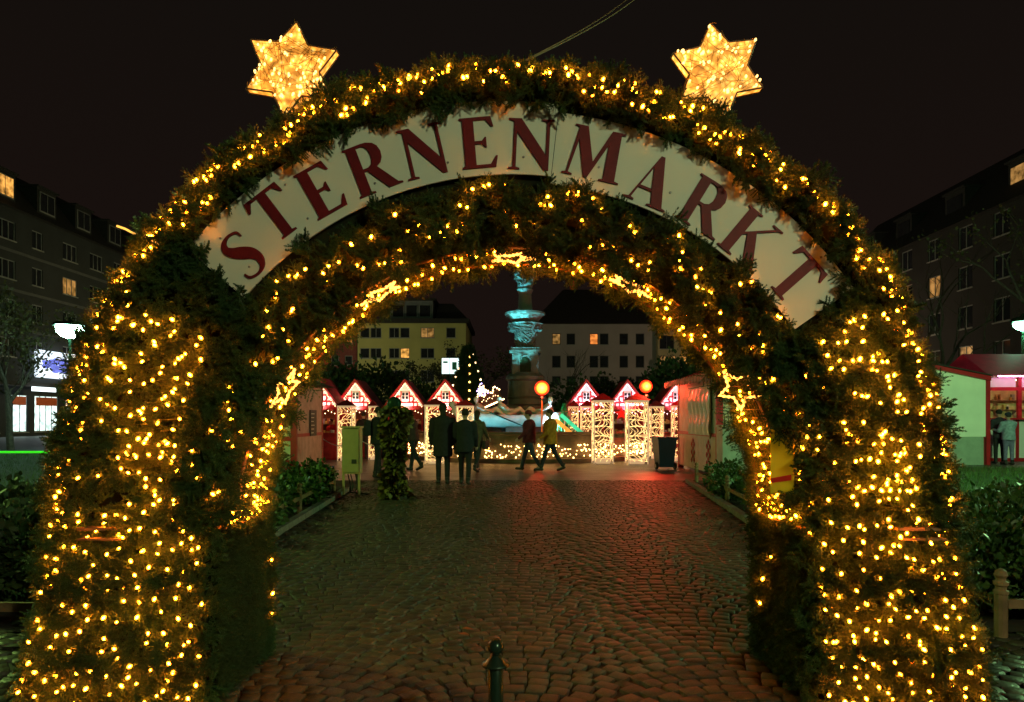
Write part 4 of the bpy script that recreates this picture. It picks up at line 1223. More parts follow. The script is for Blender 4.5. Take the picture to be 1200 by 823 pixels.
def facade(root, W, H, D, holes, wallm, frame=M_wframe, mull=1, sill=True, name="wall"):
    """box building, front at local y=0 from x=0..W, with recessed windows (u0, z0, u1, z1, kind)"""
    xs = sorted(set([0, W]+[h[0] for h in holes]+[h[2] for h in holes])); zs = sorted(set([0, H]+[h[1] for h in holes]+[h[3] for h in holes]))
    mb = MB(); dp = .18
    def hole(x, z): return any(h[0] < x < h[2] and h[1] < z < h[3] for h in holes)
    for i in range(len(xs)-1):
        for j in range(len(zs)-1):
            a, b, c, d = xs[i], xs[i+1], zs[j], zs[j+1]
            if not hole((a+b)/2, (c+d)/2): mb.add([(a, 0, c), (b, 0, c), (b, 0, d), (a, 0, d)], [(0, 1, 2, 3)])
    for (a, c, b, d, k) in holes:
        mb.add([(a, 0, c), (b, 0, c), (b, 0, d), (a, 0, d), (a, dp, c), (b, dp, c), (b, dp, d), (a, dp, d)], [(0, 4, 5, 1), (1, 5, 6, 2), (2, 6, 7, 3), (3, 7, 4, 0)])
    mb.add([(0, 0, 0), (0, 0, H), (0, D, H), (0, D, 0), (W, 0, 0), (W, 0, H), (W, D, H), (W, D, 0)], [(0, 1, 2, 3), (4, 7, 6, 5), (1, 5, 6, 2), (3, 2, 6, 7)])
    me = mb.mesh(name, wallm); link(name, me, root)
    for (a, c, b, d, k) in holes:
        w, h = b-a, d-c; f = MB(); t_ = min(.07, w*.12)
        f.bbox((a, .07, c), (a+t_, .15, d)).bbox((b-t_, .07, c), (b, .15, d)).bbox((a+t_, .07, c), (b-t_, .15, c+t_)).bbox((a+t_, .07, d-t_), (b-t_, .15, d))
        n = max(1, round(w/.75))*mull
        for q in range(1, n): f.bbox((a+w*q/n-.03, .075, c+t_), (a+w*q/n+.03, .145, d-t_))
        fo = f.build("window", frame, root)
        MB().bbox((a+t_*.5, .115, c+t_*.5), (b-t_*.5, .13, d-t_*.5)).build("pane", PANES[k], fo)
        if sill: MB().bbox((a-.06, -.09, c-.08), (b+.06, .06, c-.003)).build("sill", M_sill, fo)
def pxr(x0, y0, x1, y1, k, X0, Y):
    a, b = at(x0, y1, Y), at(x1, y0, Y); return (a.x-X0, a.z, b.x-X0, b.z, k)
# yellow house
Y = 80; a = at(419, 379, Y); b = at(546, 379, Y); W = b.x-a.x; H = a.z
yb = thing("apartment_house", "yellow apartment house with flat dark attic storey left of the fountain", "building", (a.x, Y, 0))
hl = []
for (y0, y1) in ((384, 396), (408, 420), (434, 448)):
    for (x0, x1, k) in ((422, 433, 'd'), (434, 447, 'd'), (456, 468, 'd'), (469, 480, 'w' if y0 == 408 else 'd'), (493, 509, 'y' if y0 == 384 else 'd'), (523, 534, 'd')):
        if y0 == 434 and x0 < 450: continue
        hl.append(pxr(x0, y0, x1, y1, k, a.x, Y))
M_yel = mat("yellow_render", (.50, .44, .16), .8, .08, .6)
facade(yb, W, H, 12, hl, M_yel)
MB().bbox((-.4, -.5, H+.004), (W+.4, 12.3, H+.5)).build("eaves_slab", M_darkroof, yb)
fr = MB().bbox((W*.28, 1.5, H+.5), (W*.68, 10, H+2.9)).build("penthouse", mat("penthouse_grey", (.16, .16, .17), .7, .15, 2), yb)
for i in range(3):
    x = W*(.30+.127*i); w_ = MB().bbox((x, 1.40, H+.9), (x+W*.11, 1.495, H+2.4)).build("window_frame", M_wframe, fr)
MB().bbox((W*.25, 1.0, H+2.904), (W*.71, 10.4, H+3.15)).build("penthouse_roof", M_darkroof, yb)
for i in range(3):
    x = W*(.30+.127*i); MB().bbox((x+.08, 1.34, H+.98), (x+W*.11-.08, 1.396, H+2.32)).build("pane", M_pane_d, yb)
mb = MB(); mb.add([(W*.71, .8, H+.502), (W+.3, .8, H+.502), (W+.3, 11, H+.502), (W*.71, 11, H+.502), (W*.72, 3, H+2.8), (W*.86, 3, H+2.8), (W*.86, 10, H+2.8), (W*.72, 10, H+2.8)], [(0, 1, 5, 4), (1, 2, 6, 5), (2, 3, 7, 6), (3, 0, 4, 7), (4, 5, 6, 7)])
mb.build("mansard", M_darkroof, yb)
# red brick house left of it
a = at(340, 376, 82); b = at(418, 376, 82)
rb = thing("brick_house", "dark red brick house at the left of the yellow apartment house", "building", (a.x, 82, 0))
hl = [pxr(x0, y0, x0+9, y0+11, 'y' if (y0 == 392) else 'd', a.x, 82) for y0 in (392, 417, 441) for x0 in (352, 370, 388, 404)]
facade(rb, b.x-a.x, a.z, 11, hl, mat("red_brick_wall", (.20, .05, .045), .85, .25, 5))
mb = MB(); W = b.x-a.x; H = a.z; mb.add([(-.3, -.4, H), (W+.0, -.4, H), (W, 11, H), (-.3, 11, H), (-.3, 5, H+4), (W, 5, H+4)], [(0, 1, 5, 4), (2, 3, 4, 5), (0, 4, 3), (1, 2, 5), (3, 2, 1, 0)]); mb.build("roof", M_darkroof, rb)
# pale house behind the fountain
Y = 80; a = at(628, 380, Y); b = at(769, 380, Y); W = b.x-a.x; H = a.z
pb = thing("apartment_house", "pale pinkish house with dark hipped roof right of the fountain", "building", (a.x, Y, 0))
hl = []
for r, (y0, y1) in enumerate(((391, 404), (417, 431), (441, 452))):
    for i, x0 in enumerate((647, 664, 691, 703, 726, 745)):
        hl.append(pxr(x0, y0, x0+10, y1, 'y' if (r, i) == (0, 0) else ('o' if (r, i) == (0, 2) else 'd'), a.x, Y))
facade(pb, W, H, 13, hl, mat("pale_render", (.36, .29, .28), .85, .08, .5), frame=mat("dark_window_frame", (.06, .05, .05), .6, .1, 4))
mb = MB(); mb.add([(-.6, -.7, H), (W+.3, -.7, H), (W+.3, 14, H), (-.6, 14, H), (3.5, 4, H+4.8), (W-3.4, 4, H+4.8), (W-3.4, 9, H+4.8), (3.5, 9, H+4.8)], [(0, 1, 5, 4), (1, 2, 6, 5), (2, 3, 7, 6), (3, 0, 4, 7), (4, 5, 6, 7), (3, 2, 1, 0)])
mb.build("roof", mat("dark_tiles", (.030, .022, .022), .75, .3, 4, bump=.4), pb)
for x in (4.4, 9.6): MB().bbox((x, 4.4, H+3.5), (x+.9, 5.2, H+6)).build("chimney", MATS["red_brick_wall"], pb)
# ochre house with balconies
a = at(771, 385, 79); b = at(850, 385, 79); W = b.x-a.x; H = a.z
ob_ = thing("apartment_house", "ochre house with balconies at the right of the pale pinkish house", "building", (a.x, 79, 0))
hl = [pxr(x0, y0, x0+w, y0+h, k, a.x, 79) for (x0, y0, w, h, k) in ((773, 393, 17, 16, 'd'), (796, 393, 9, 14, 'd'), (773, 417, 8, 14, 'y'), (783, 417, 9, 14, 'y'), (797, 417, 9, 11, 'w'), (773, 441, 17, 12, 'd'), (812, 393, 10, 14, 'd'), (826, 417, 10, 12, 'd'))]
facade(ob_, W, H, 12, hl, mat("ochre_render", (.42, .33, .18), .85, .08, .5), frame=MATS["dark_window_frame"])
for z in (7.05, 4.4):
    bl = MB().bbox((.1, -1.0, z), (2.1, -.005, z+.12)).build("balcony", M_sill, ob_)
    MB().bbox((.1, -1.0, z+.12), (2.1, -.95, z+1.0)).build("railing", mat("railing_dark", (.05, .045, .04), .6, .2, 5), bl)
mb = MB(); mb.add([(-.1, -.5, H), (W+.3, -.5, H), (W+.3, 12, H), (-.1, 12, H), (-.1, 5, H+3.4), (W+.3, 5, H+3.4)], [(0, 1, 5, 4), (2, 3, 4, 5), (0, 4, 3), (1, 2, 5), (3, 2, 1, 0)]); mb.build("roof", M_darkroof, ob_)

# left terrace running away from the viewer
LB = thing("apartment_block", "long dark apartment block with lit shops at street level left of the square", "building", (-40, 44, 0), PI/2)
def uv_l(x, y0, y1):
    Yd = -40*800/(x-600); return Yd-44, 1.5-(y1-490)*Yd/800, 1.5-(y0-490)*Yd/800
hl = []
for fl in range(4):
    z = 5.6+3.1*fl
    for i in range(9):
        u = 1.2+3.9*i; w = 2.0 if i % 3 else 1.3
        k = 'd'
        if (fl, i) == (2, 4): k = 'y'
        if (fl, i) == (1, 5): k = 'c'
        if (fl, i) == (0, 1): k = 'c'
        hl.append((u, z+.8, u+w, z+2.3, k))
shops = [(1.0, .35, 4.6, 3.4), (5.4, .35, 9.2, 3.4), (10.0, .35, 12.4, 3.4), (13.2, .35, 16.2, 3.4), (17.2, .35, 22, 3.4), (24, .35, 30, 3.4)]
for s_ in shops: hl.append(s_+('c',))
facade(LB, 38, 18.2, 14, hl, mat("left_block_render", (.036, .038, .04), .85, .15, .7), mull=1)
mb = MB(); mb.add([(-.4, -.5, 18.2), (38.4, -.5, 18.2), (38.4, 14.5, 18.2), (-.4, 14.5, 18.2), (-.4, 2.6, 22.2), (38.4, 2.6, 22.2), (38.4, 11, 22.2), (-.4, 11, 22.2)], [(0, 1, 5, 4), (1, 2, 6, 5), (2, 3, 7, 6), (3, 0, 4, 7), (4, 5, 6, 7), (3, 2, 1, 0)]); mb.build("mansard_roof", M_darkroof, LB)
for i, u in enumerate((8.6, 13.5, 18.5, 23.5, 29.5)):
    dm = MB().bbox((u, .0, 18.6), (u+2.4, 3.4, 21.0)).bbox((u-.15, -.2, 21.004), (u+2.55, 3.5, 21.15)).build("dormer", mat("dormer_slate", (.03, .03, .031), .7, .2, 4), LB)
    fo = MB().bbox((u+.25, -.06, 19.0), (u+2.15, -.004, 20.7)).build("dormer_window", M_wframe, dm)
    for q in (0, 1): MB().bbox((u+.35+.9*q, -.085, 19.1), (u+1.15+.9*q, -.063, 20.6)).build("dormer_pane", M_pane_w if i == 0 else M_pane_d, LB)
for z in (8.55, 11.65, 14.75): MB().bbox((0, -.10, z), (38, -.004, z+.22)).build("cornice", mat("cornice_pale", (.10, .10, .10), .8, .1, 2), LB)
MB().bbox((0, -1.6, 4.05), (38, -.004, 4.35)).build("shop_canopy", M_darkroof, LB)
for (a, z0, b, z1) in shops[1:4]:
    f = MB().bbox((a+.25, -.03, 2.55), (b-.25, .06, 3.25)).build("shop_fascia", mat("fascia_orange", (.75, .12, .03), .5, .1, 4), LB)
# lit signs on the block
sg = thing("lit_sign", "large lit white billboard with a blue picture above the shops", "sign", (-39.7, 56.6, 0), PI/2)
MB().bbox((0, -.35, 4.9), (5.2, -.1, 7.2)).build("light_box", em("sign_white_lit", (.78, .9, 1), 1.5), sg)
mb = MB()
for i in range(26): mb.ball((1.0+3.0*rnd(), -.36, 5.5+1.0*rnd()), (.35+.3*rnd(), .012, .16+.12*rnd()), 8, 4)
o = mb.build("picture_patch", em("sign_blue_lit", (.18, .22, .85), .9, .5, 3), sg); o["kind"] = "stuff"
sg = thing("lit_sign", "small lit white shop sign under the billboard on the dark block", "sign", (-38.2, 54.2, 0), PI/2)
MB().bbox((0, -.2, 3.65), (2.7, -.05, 4.0)).build("light_box", em("sign_letters_lit", (.85, .97, 1), 2.2), sg)
# right terrace
RB = thing("apartment_block", "dark apartment block with a few lit windows behind bare trees on the right", "building", (34, 72, 0), -PI/2)
hl = []
for fl in range(5):
    for i in range(9):
        u = 1.0+3.8*i; k = 'd'
        if (fl, i) in ((1, 5), (3, 4)): k = 'y'
        hl.append((u, 2.2+3.0*fl, u+1.6, 3.9+3.0*fl, k))
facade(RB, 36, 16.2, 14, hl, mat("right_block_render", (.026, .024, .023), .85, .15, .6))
mb = MB(); mb.add([(-.4, -.5, 16.2), (36.4, -.5, 16.2), (36.4, 14.5, 16.2), (-.4, 14.5, 16.2), (1, 4, 21.5), (35, 4, 21.5), (35, 10, 21.5), (1, 10, 21.5)], [(0, 1, 5, 4), (1, 2, 6, 5), (2, 3, 7, 6), (3, 0, 4, 7), (4, 5, 6, 7), (3, 2, 1, 0)]); mb.build("roof", M_darkroof, RB)
for i, u in enumerate((4, 10, 17, 24, 30)):
    dm = MB().bbox((u, .9, 16.8), (u+2.4, 4.5, 19.3)).bbox((u-.15, .7, 19.304), (u+2.55, 4.6, 19.45)).build("dormer", MATS["dormer_slate"], RB)
    MB().bbox((u+.3, .84, 17.2), (u+2.1, .895, 18.9)).build("dormer_window", M_pane_y if i in (3,) else M_pane_d, dm)

# ------------------------------------------------------------------ trees and hedges
def tree(label, x, y, h, seed, r=.16, leaf=None, nleaf=0, lean=0., spread=.55, depth=4, lsize=.10, cat="tree", group="bare trees round the square", name="bare_tree"):
    rg = random.Random(seed); t = thing(name, label, cat, (x, y, 0), 0, group)
    tr = MB(); limbs = MB(); tips = []
    def grow(p, d, l, rad, lev):
        pts = [p]; q = p; dd = d.copy(); n = 4
        for i in range(n):
            dd = (dd+Vector((rg.uniform(-.18, .18), rg.uniform(-.18, .18), rg.uniform(-.04, .12)))).normalized(); q = q+dd*l/n; pts.append(q)
        (tr if lev == 0 else limbs).tube(pts, [rad*(1-.45*i/n) for i in range(n+1)], 7 if lev == 0 else (5 if lev < 3 else 3), cap=False)
        if lev >= depth-1: tips.extend(pts[1:])
        if lev < depth:
            k = rg.choice([3, 4]) if lev < 2 else rg.choice([2, 3])
            for i in range(k):
                a = rg.uniform(0, 2*PI); sp_ = spread*rg.uniform(.7, 1.4)
                nd = (dd+Vector((math.cos(a)*sp_, math.sin(a)*sp_, rg.uniform(-.1, .25)))).normalized()
                grow(pts[-1] if i < 2 else pts[rg.choice([2, 3])], nd, l*rg.uniform(.62, .82), rad*.5, lev+1)
    grow(Vector((0, 0, -.05)), Vector((lean, 0, 1)).normalized(), h*.34, r, 0)
    tr.build("trunk", M_bark, t); o = limbs.build("limbs", M_bark, t); o["kind"] = "stuff"
    if nleaf:
        P = [Vector(rg.choice(tips))+Vector((rg.gauss(0, .18), rg.gauss(0, .18), rg.gauss(0, .18))) for _ in range(nleaf)]
        V, F = scatter((lv*lsize/.085, lf), [tuple(p_) for p_ in P], RNG.normal(0, 1, (nleaf, 3)), RNG.uniform(.6, 1.3, nleaf))
        o = link("crown", np_mesh("crown", V, F, leaf or M_autumn), t); o["kind"] = "stuff"
    return t
tree("tall bare tree with sparse leaves before the dark block on the far left", -23.5, 32, 8.6, 3, .17, M_autumn, 2600, lsize=.16)
tree("slim bare tree close beside the left edge of the arch", -22.0, 42, 11, 4, .15, None, 0, group=None)
tree("bare tree with thin leaves in front of the yellow house", -5.1, 50, 7.2, 5, .15, M_autumn, 2600, lsize=.16)
tree("bare tree behind the fountain column on its left", -3.2, 58, 8.2, 6, .16, M_autumn, 2000, lsize=.18)
tree("bare tree rising just right of the fountain column", 3.1, 46, 7.2, 8, .14)
tree("tall bare tree at the far right before the dark block", 24.6, 34, 13.5, 9, .24, M_autumn, 1500, lsize=.16)
tree("broad bare tree behind the right stall", 22.8, 36, 11.5, 10, .2, spread=.75)
tree("tall thin bare tree reaching above the roof of the right block", 27, 44, 17, 12, .2)
tree("bare tree beside the left edge of the right block", 23.5, 50, 13, 13, .18)

def bush(label, x, y, rx, ry, h, n, m=None, lsize=.09, name="shrub", cat="shrub", group=None, z0=0., stems=6):
    t = thing(name, label, cat, (x, y, z0), 0, group)
    mb = MB()
    for i in range(stems):
        a = rnd()*6.28; mb.tube([(rx*.15*math.cos(a), ry*.15*math.sin(a), -.05), (rx*.4*math.cos(a), ry*.4*math.sin(a), h*.4), (rx*.6*math.cos(a+.3), ry*.6*math.sin(a+.3), h*.75)], [.02*h+.004, .014*h+.003, .004], 4)
    o = mb.build("stems", M_bark, t); o["kind"] = "stuff"
    d = RNG.normal(0, 1, (n, 3)); d /= np.linalg.norm(d, axis=1, keepdims=True)
    az = np.arctan2(d[:, 1], d[:, 0]); lump = 1+.16*np.sin(az*3+x)+.12*np.sin(az*7+d[:, 2]*5+y)
    rr = RNG.uniform(.35, 1, n)**.5*lump
    P = d*np.array([rx, ry, h*.55])*rr[:, None]; P[:, 2] += h*.5; P[:, 2] = np.maximum(P[:, 2], .02)
    V, F = scatter((lv*lsize/.085, lf), P, d+RNG.normal(0, .6, (n, 3)), RNG.uniform(.6, 1.35, n))
    o = link("foliage", np_mesh("foliage", V, F, m or M_hedge), t); o["kind"] = "stuff"
    return t
gq = "dark evergreen bushes behind the stalls"
for (px, Y, rx, h, lab) in ((392, 36, 2.6, 4.0, "dark evergreen bush behind the leftmost gabled stall"), (440, 37, 2.4, 4.2, "dark rounded bush behind the two left gabled stalls"), (497, 38, 2.0, 3.2, "low dark bush behind the third gabled stall"),
        (700, 40, 3.0, 3.6, "dark bush behind the stall right of the fountain"), (745, 41, 2.6, 3.4, "dark bush behind the middle right stall"), (800, 33, 2.5, 4.2, "large dark bush behind the right kiosk"), (840, 34, 2.5, 4.4, "large dark bush hidden behind the arch right of the kiosk"), (350, 34, 2.8, 4.0, "dark bush behind the pale left kiosk")):
    bush(lab, (px-600)*Y/800, Y, rx, 1.8, h, 5200, M_hedge, .22, group=gq)
gp = "leafy plants in the beds"
for i in range(9):
    y = 6.2+i*.93; x = path_l(y)-.42-.12*(i % 3)
    bush(["low leafy plant %s in the left bed" % w for w in ("nearest the arch", "second from the arch", "third from the arch", "fourth from the arch", "fifth from the arch", "sixth from the arch", "seventh from the arch", "next to the last", "farthest back")][i], x, y, .42, .46, .42+.10*(i % 3), 900, M_leaf, .075, group=gp, stems=5)
for i in range(9):
    y = 6.0+i*1.1; x = path_r(y)+.45+.12*(i % 3)
    bush(["low leafy plant %s in the right bed" % w for w in ("nearest the arch", "second from the arch", "third from the arch", "fourth from the arch", "fifth from the arch", "sixth from the arch", "seventh from the arch", "next to the last", "farthest back")][i], x, y, .42, .5, .34+.10*(i % 3), 850, M_leaf, .075, group=gp, stems=5)
for i, (x, y, h) in enumerate(((-4.0, 5.6, .72), (-4.75, 6.6, .8), (-5.6, 7.4, .75), (-4.7, 5.5, .6), (-5.3, 6.0, .6))):
    bush("dark leafy shrub left of the arch, " + ("beside the left leg", "second from the left leg", "farthest back by the lawn", "in front by the rail", "at the picture edge")[i], x, y, .55, .5, h, 1900, M_hedge, .075, group="dark shrubs beside the arch")
for i, (x, y, h) in enumerate(((3.75, 5.4, .8), (4.4, 6.1, .95), (5.2, 7.2, .9), (4.2, 5.2, .6), (6.2, 8.4, .8))):
    bush("grassy shrub right of the arch, " + ("beside the right leg", "second from the right leg", "before the lawn", "in front by the rail", "farthest back on the lawn")[i], x, y, .5, .5, h*.8, 2400, M_leaf, .06, group="shrubs right of the arch")
# red and blue blooms by the pale kiosk
for px, py, Y, col, lab in ((337, 549, 16.2, (.35, .01, .015), "red flowering plant before the pale kiosk"), (378, 556, 15.2, (.04, .12, .28), "blue flowering plant before the pale kiosk"), (366, 561, 14.9, (.3, .01, .02), "red flowers beside the blue flowering plant")):
    q = at(px, py, Y); t = bush(lab, q.x, Y, .26, .24, q.z+.16, 420, M_leaf, .07, name="flowering_plant", cat="plant", stems=4)
    P = np.stack([RNG.normal(0, .14, 90), RNG.normal(0, .12, 90), q.z+.02+RNG.uniform(-.08, .16, 90)], 1)
    V, F = scatter((lv*.9, lf), P, RNG.normal(0, 1, (90, 3))+np.array([0, -.4, .6]), RNG.uniform(.7, 1.2, 90))
    o = link("blossoms", np_mesh("blossoms", V, F, mat("blossom_%d" % int(px), col, .6, .3, 9)), t); o["kind"] = "stuff"

# wooden low fences round the beds
def fence(label, pts, n):
    t = thing("low_fence", label, "fence", (pts[0][0], pts[0][1], 0), 0, None); o0 = Vector((pts[0][0], pts[0][1], 0))
    a, b = Vector((pts[0][0], pts[0][1], 0))-o0, Vector((pts[1][0], pts[1][1], 0))-o0
    for i in range(n+1):
        p_ = a.lerp(b, i/n)
        MB().lathe([(.04, -.02), (.04, .30), (.046, .305), (.046, .325), (.034, .335), (.034, .355), (.046, .365), (.046, .385), (.03, .395), (.03, .41), (.042, .43), (.034, .46), (.01, .475)], 10, tuple(p_)).build("post", M_wood, t)
        if i < n:
            q = a.lerp(b, (i+1)/n); d = (q-p_).normalized(); s_ = p_+d*.042; e_ = q-d*.042; m_ = (s_+e_)/2
            MB().box((m_.x, m_.y, .235), ((e_-s_).length, .03, .06), (0, 0, math.atan2(d.y, d.x))).build("rail", M_wood, t)
fence("low wooden fence beside the left arch leg running out of the picture", [(-2.75, 4.55), (-8.0, 4.75)], 3)
fence("low wooden fence beside the right arch leg running out of the picture", [(3.33, 4.65), (8.4, 4.75)], 3)
fence("low wooden fence along the left edge of the path", [(path_l(5.1)-.2, 5.1), (path_l(13.6)-.2, 13.6)], 6)
fence("low wooden fence along the right edge of the path", [(path_r(5.1)+.2, 5.1), (path_r(15.8)+.2, 15.8)], 6)
# green glowing tube along the lawn
q0 = Vector((-30, 28, .10)); tag(MB().tube([q0, (-14, 28, .10)], .045, 8).build("light_tube", em("green_tube", (.06, 1, .02), .75)), "bright green light tube lying along the back of the left lawn", "light tube")
# ------------------------------------------------------------------ people
SKIN = mat("skin", (.42, .25, .18), .5, .08, 8)
def cloth(col): return mat("cloth_%d_%d_%d" % tuple(int(c*1000) for c in col), col, .85, .25, 14, bump=.3)
def voxel(mb, name, vs, m, parent, smooth=6):
    me = mb.mesh(name, m); ob = bpy.data.objects.new(name, me); COL.objects.link(ob)
    r = ob.modifiers.new("remesh", 'REMESH'); r.mode = 'VOXEL'; r.voxel_size = vs; r.use_smooth_shade = True
    s = ob.modifiers.new("smooth", 'SMOOTH'); s.iterations = smooth; s.factor = .5
    dg = bpy.context.evaluated_depsgraph_get(); me2 = bpy.data.meshes.new_from_object(ob.evaluated_get(dg)); me2.name = name
    bpy.data.objects.remove(ob); me2.materials.clear(); me2.materials.append(m)
    return link(name, me2, parent)
def cap(mb, a, b, ra, rb, n=10):
    a, b = Vector(a), Vector(b); mb.tube([a, b], [ra, rb], n); mb.ball(a, ra, n, 6); mb.ball(b, rb, n, 6)
def person(label, x, y, head, H, coat, trousers, hair, pose, coat_len=.12, hat=None, bulk=1.0, long_hair=False, group=None, backpack=None, bag=None, fine=.013):
    """facing local +y; pose: legs [(hip, knee)]*2, arms [(swing, out, elbow)]*2 left/right, lean"""
    k = H/1.75
    t = thing("person", label, "person", (x, y, 0), head, group)
    lean = pose.get('lean', 0.)
    hip = Vector((0, 0, .93)); body = MB(); cm = MB(); tm = MB(); sh = []
    def up(p_): # lean the upper body about the hip
        d = Vector(p_)-hip; return hip+Matrix.Rotation(-lean, 3, 'X') @ d
    # legs
    lowest = 9; legs = []
    for s, (a, kn) in zip((-1, 1), pose['legs']):
        h0 = Vector((s*.09, 0, .90)); kd = Vector((s*.01, math.sin(a), -math.cos(a))); kp = h0+kd*.42
        a2 = a-kn; fp = kp+Vector((0, math.sin(a2), -math.cos(a2)))*.41
        pit = -max(0, -a2)*.8
        toe = fp+Vector((s*.02, math.cos(pit)*.17, math.sin(pit)*.17-.05))
        legs.append((s, h0, kp, fp, toe)); lowest = min(lowest, fp.z-.085, toe.z-.03)
    dz = Vector((0, 0, -lowest))
    for (s, h0, kp, fp, toe) in legs:
        h0, kp, fp, toe = h0+dz, kp+dz, fp+dz, toe+dz
        cap(body, h0, kp, .075, .05); cap(body, kp, fp, .05, .035); cap(body, fp, toe, .036, .03)
        cap(tm, h0, kp, .098*bulk, .068); cap(tm, kp, fp+Vector((0, 0, .0)), .068, .056)
        m_ = MB(); cap(m_, fp+Vector((0, -.03, -.045)), toe, .048, .04, 10); m_.tube([fp, fp+Vector((0, -.01, .08))], [.055, .058], 10); sh.append(m_)
    Z = dz.z
    U = lambda p_: up(p_)+Vector((0, 0, Z))
    cap(body, U((0, 0, .95)), U((0, .0, 1.15)), .12, .12); cap(body, U((-.10, 0, 1.34)), U((.10, 0, 1.34)), .10, .10); cap(body, U((0, 0, 1.15)), U((0, 0, 1.36)), .125, .11)
    cap(body, U((0, 0, 1.40)), U((0, .02, 1.54)), .058, .052)
    cap(tm, U((-.06, 0, .95)), U((.06, 0, .95)), .125*bulk, .125*bulk); cap(tm, U((0, 0, .93)), U((0, 0, 1.05)), .13*bulk, .13*bulk)
    cm.tube([U((0, 0, .93-coat_len)), U((0, 0, 1.02)), U((0, 0, 1.18)), U((0, 0, 1.34)), U((0, 0, 1.44)), U((0, .01, 1.49))], [v*bulk for v in (.185, .175, .165, .18, .14, .08)], 16)
    for s in (-1, 1): cap(cm, U((s*.08, 0, 1.33)), U((s*.165*bulk, 0, 1.375)), .11, .078)
    for s, (sw, out, el) in zip((-1, 1), pose['arms']):
        s0 = Vector((s*.185*bulk, 0, 1.375)); d = Vector((s*math.sin(out), math.sin(sw)*math.cos(out), -math.cos(sw)*math.cos(out)))
        e0 = s0+d*.29; d2 = Vector((s*math.sin(out)*.4-s*.10*min(1, el), math.sin(sw+el), -math.cos(sw+el))).normalized(); w0 = e0+d2*.25
        A, B, C_ = U(s0), U(e0), U(w0)
        cap(body, A, B, .048, .04); cap(body, B, C_, .038, .027); cap(cm, A, B, .072*bulk, .06*bulk); cap(cm, B, C_-(C_-B)*.06, .058*bulk, .046)
        hd = (C_-B).normalized(); sd = hd.orthogonal().normalized(); nr = hd.cross(sd)
        body.ball(C_+hd*.05, (.036, .03, .045), 10, 6)
        for f_ in range(4):
            o = C_+hd*.08+sd*(f_-1.5)*.017; l = (.058, .07, .066, .05)[f_]
            cap(body, o, o+hd*l*.6+nr*.010, .0088, .0082, 6); cap(body, o+hd*l*.6+nr*.010, o+hd*l*.85+nr*.034, .0082, .0075, 6)
        o = C_+hd*.03+sd*.03; cap(body, o, o+hd*.035+sd*.022, .011, .009, 6); cap(body, o+hd*.035+sd*.022, o+hd*.065+sd*.02+nr*.01, .009, .008, 6)
    # head with face
    hc = U((0, .03, 1.635)); yaw = pose.get('yaw', 0.); R_ = Matrix.Rotation(yaw, 3, 'Z')
    hp = lambda p_: hc+R_ @ Vector(p_)
    body.ball(hc, (.078, .095, .115), 16, 12, (0, 0, yaw)); body.ball(hp((0, .03, -.055)), (.058, .068, .065), 12, 8, (0, 0, yaw))
    body.tube([hp((0, .088, .02)), hp((0, .115, -.022))], [.011, .017], 8); body.ball(hp((0, .112, -.022)), (.017, .016, .012), 8, 6)
    for s in (-1, 1):
        body.ball(hp((s*.080, -.005, -.005)), (.012, .02, .032), 8, 6); body.ball(hp((s*.032, .083, .028)), (.022, .014, .009), 8, 5)
    body.ball(hp((0, .09, -.062)), (.026, .014, .009), 8, 5)
    voxel(body, "body", fine, SKIN, t, 3)
    eye = mat("eye_dark", (.03, .02, .02), .2, 0)
    for s in (-1, 1): MB().ball(hp((s*.032, .090, .012)), (.011, .007, .007), 8, 5).build("eye", eye, t, smooth=True)
    voxel(cm, "jacket", .022, cloth(coat), t, 5); voxel(tm, "trousers", .022, cloth(trousers), t, 4)
    for m_ in sh: voxel(m_, "shoe", .016, mat("shoe_leather", (.02, .017, .015), .5, .2, 9), t, 3)
    hm = MB(); hm.ball(hp((0, -.016, .028)), (.090, .098, .102), 16, 10, (0, 0, yaw)) if not hat else hm.ball(hp((0, -.02, .012)), (.086, .09, .09), 14, 8, (0, 0, yaw))
    if long_hair: cap(hm, hp((0, -.05, 0)), hp((0, -.075, -.20)), .078, .06)
    h_ = voxel(hm, "hair", .014, cloth(hair), t, 3)
    if hat:
        m_ = MB(); m_.ball(hp((0, -.01, .055)), (.098, .108, .085), 16, 8, (0, 0, yaw)); m_.lathe([(.100, -.02), (.105, .0), (.103, .03)], 16, tuple(hp((0, -.008, .045)))); voxel(m_, "woolly_hat", .014, cloth(hat), t, 3)
    if backpack:
        m_ = MB(); m_.box(U((0, -.24*bulk, 1.22)), (.28, .15, .40)); m_.box(U((0, -.30*bulk, 1.15)), (.22, .08, .2)); voxel(m_, "backpack", .02, cloth(backpack), t, 5)
    if bag:
        hx = .26*bulk; m_ = MB(); m_.box((hx, .02, .78), (.10, .28, .24)); voxel(m_, "bag", .02, cloth(bag), t, 4)
        MB().tube([(hx, -.08, .89), (hx-.04, .0, 1.12), (hx-.10, .02, 1.36), (hx-.04, .04, 1.12), (hx, .12, .89)], .010, 5).build("bag_strap", cloth(bag), t)
    t.scale = (k, k, k)
    return t
W0 = dict(legs=[(.05, .05), (-.05, .05)], arms=[(.05, .12, .25), (.05, .12, .25)])
WALK = dict(legs=[(.30, .08), (-.26, .28)], arms=[(-.45, .12, .3), (.42, .12, .45)])
WALK2 = dict(legs=[(-.28, .26), (.30, .06)], arms=[(.35, .12, .5), (-.4, .12, .3)])
STANDF = dict(legs=[(.05, .05), (-.03, .04)], arms=[(.5, .1, 1.2), (.5, .1, 1.2)])
BLK = (.012, .012, .014); NAVY = (.014, .018, .03)
def px_at(px, Y): return (px-600)*Y/800
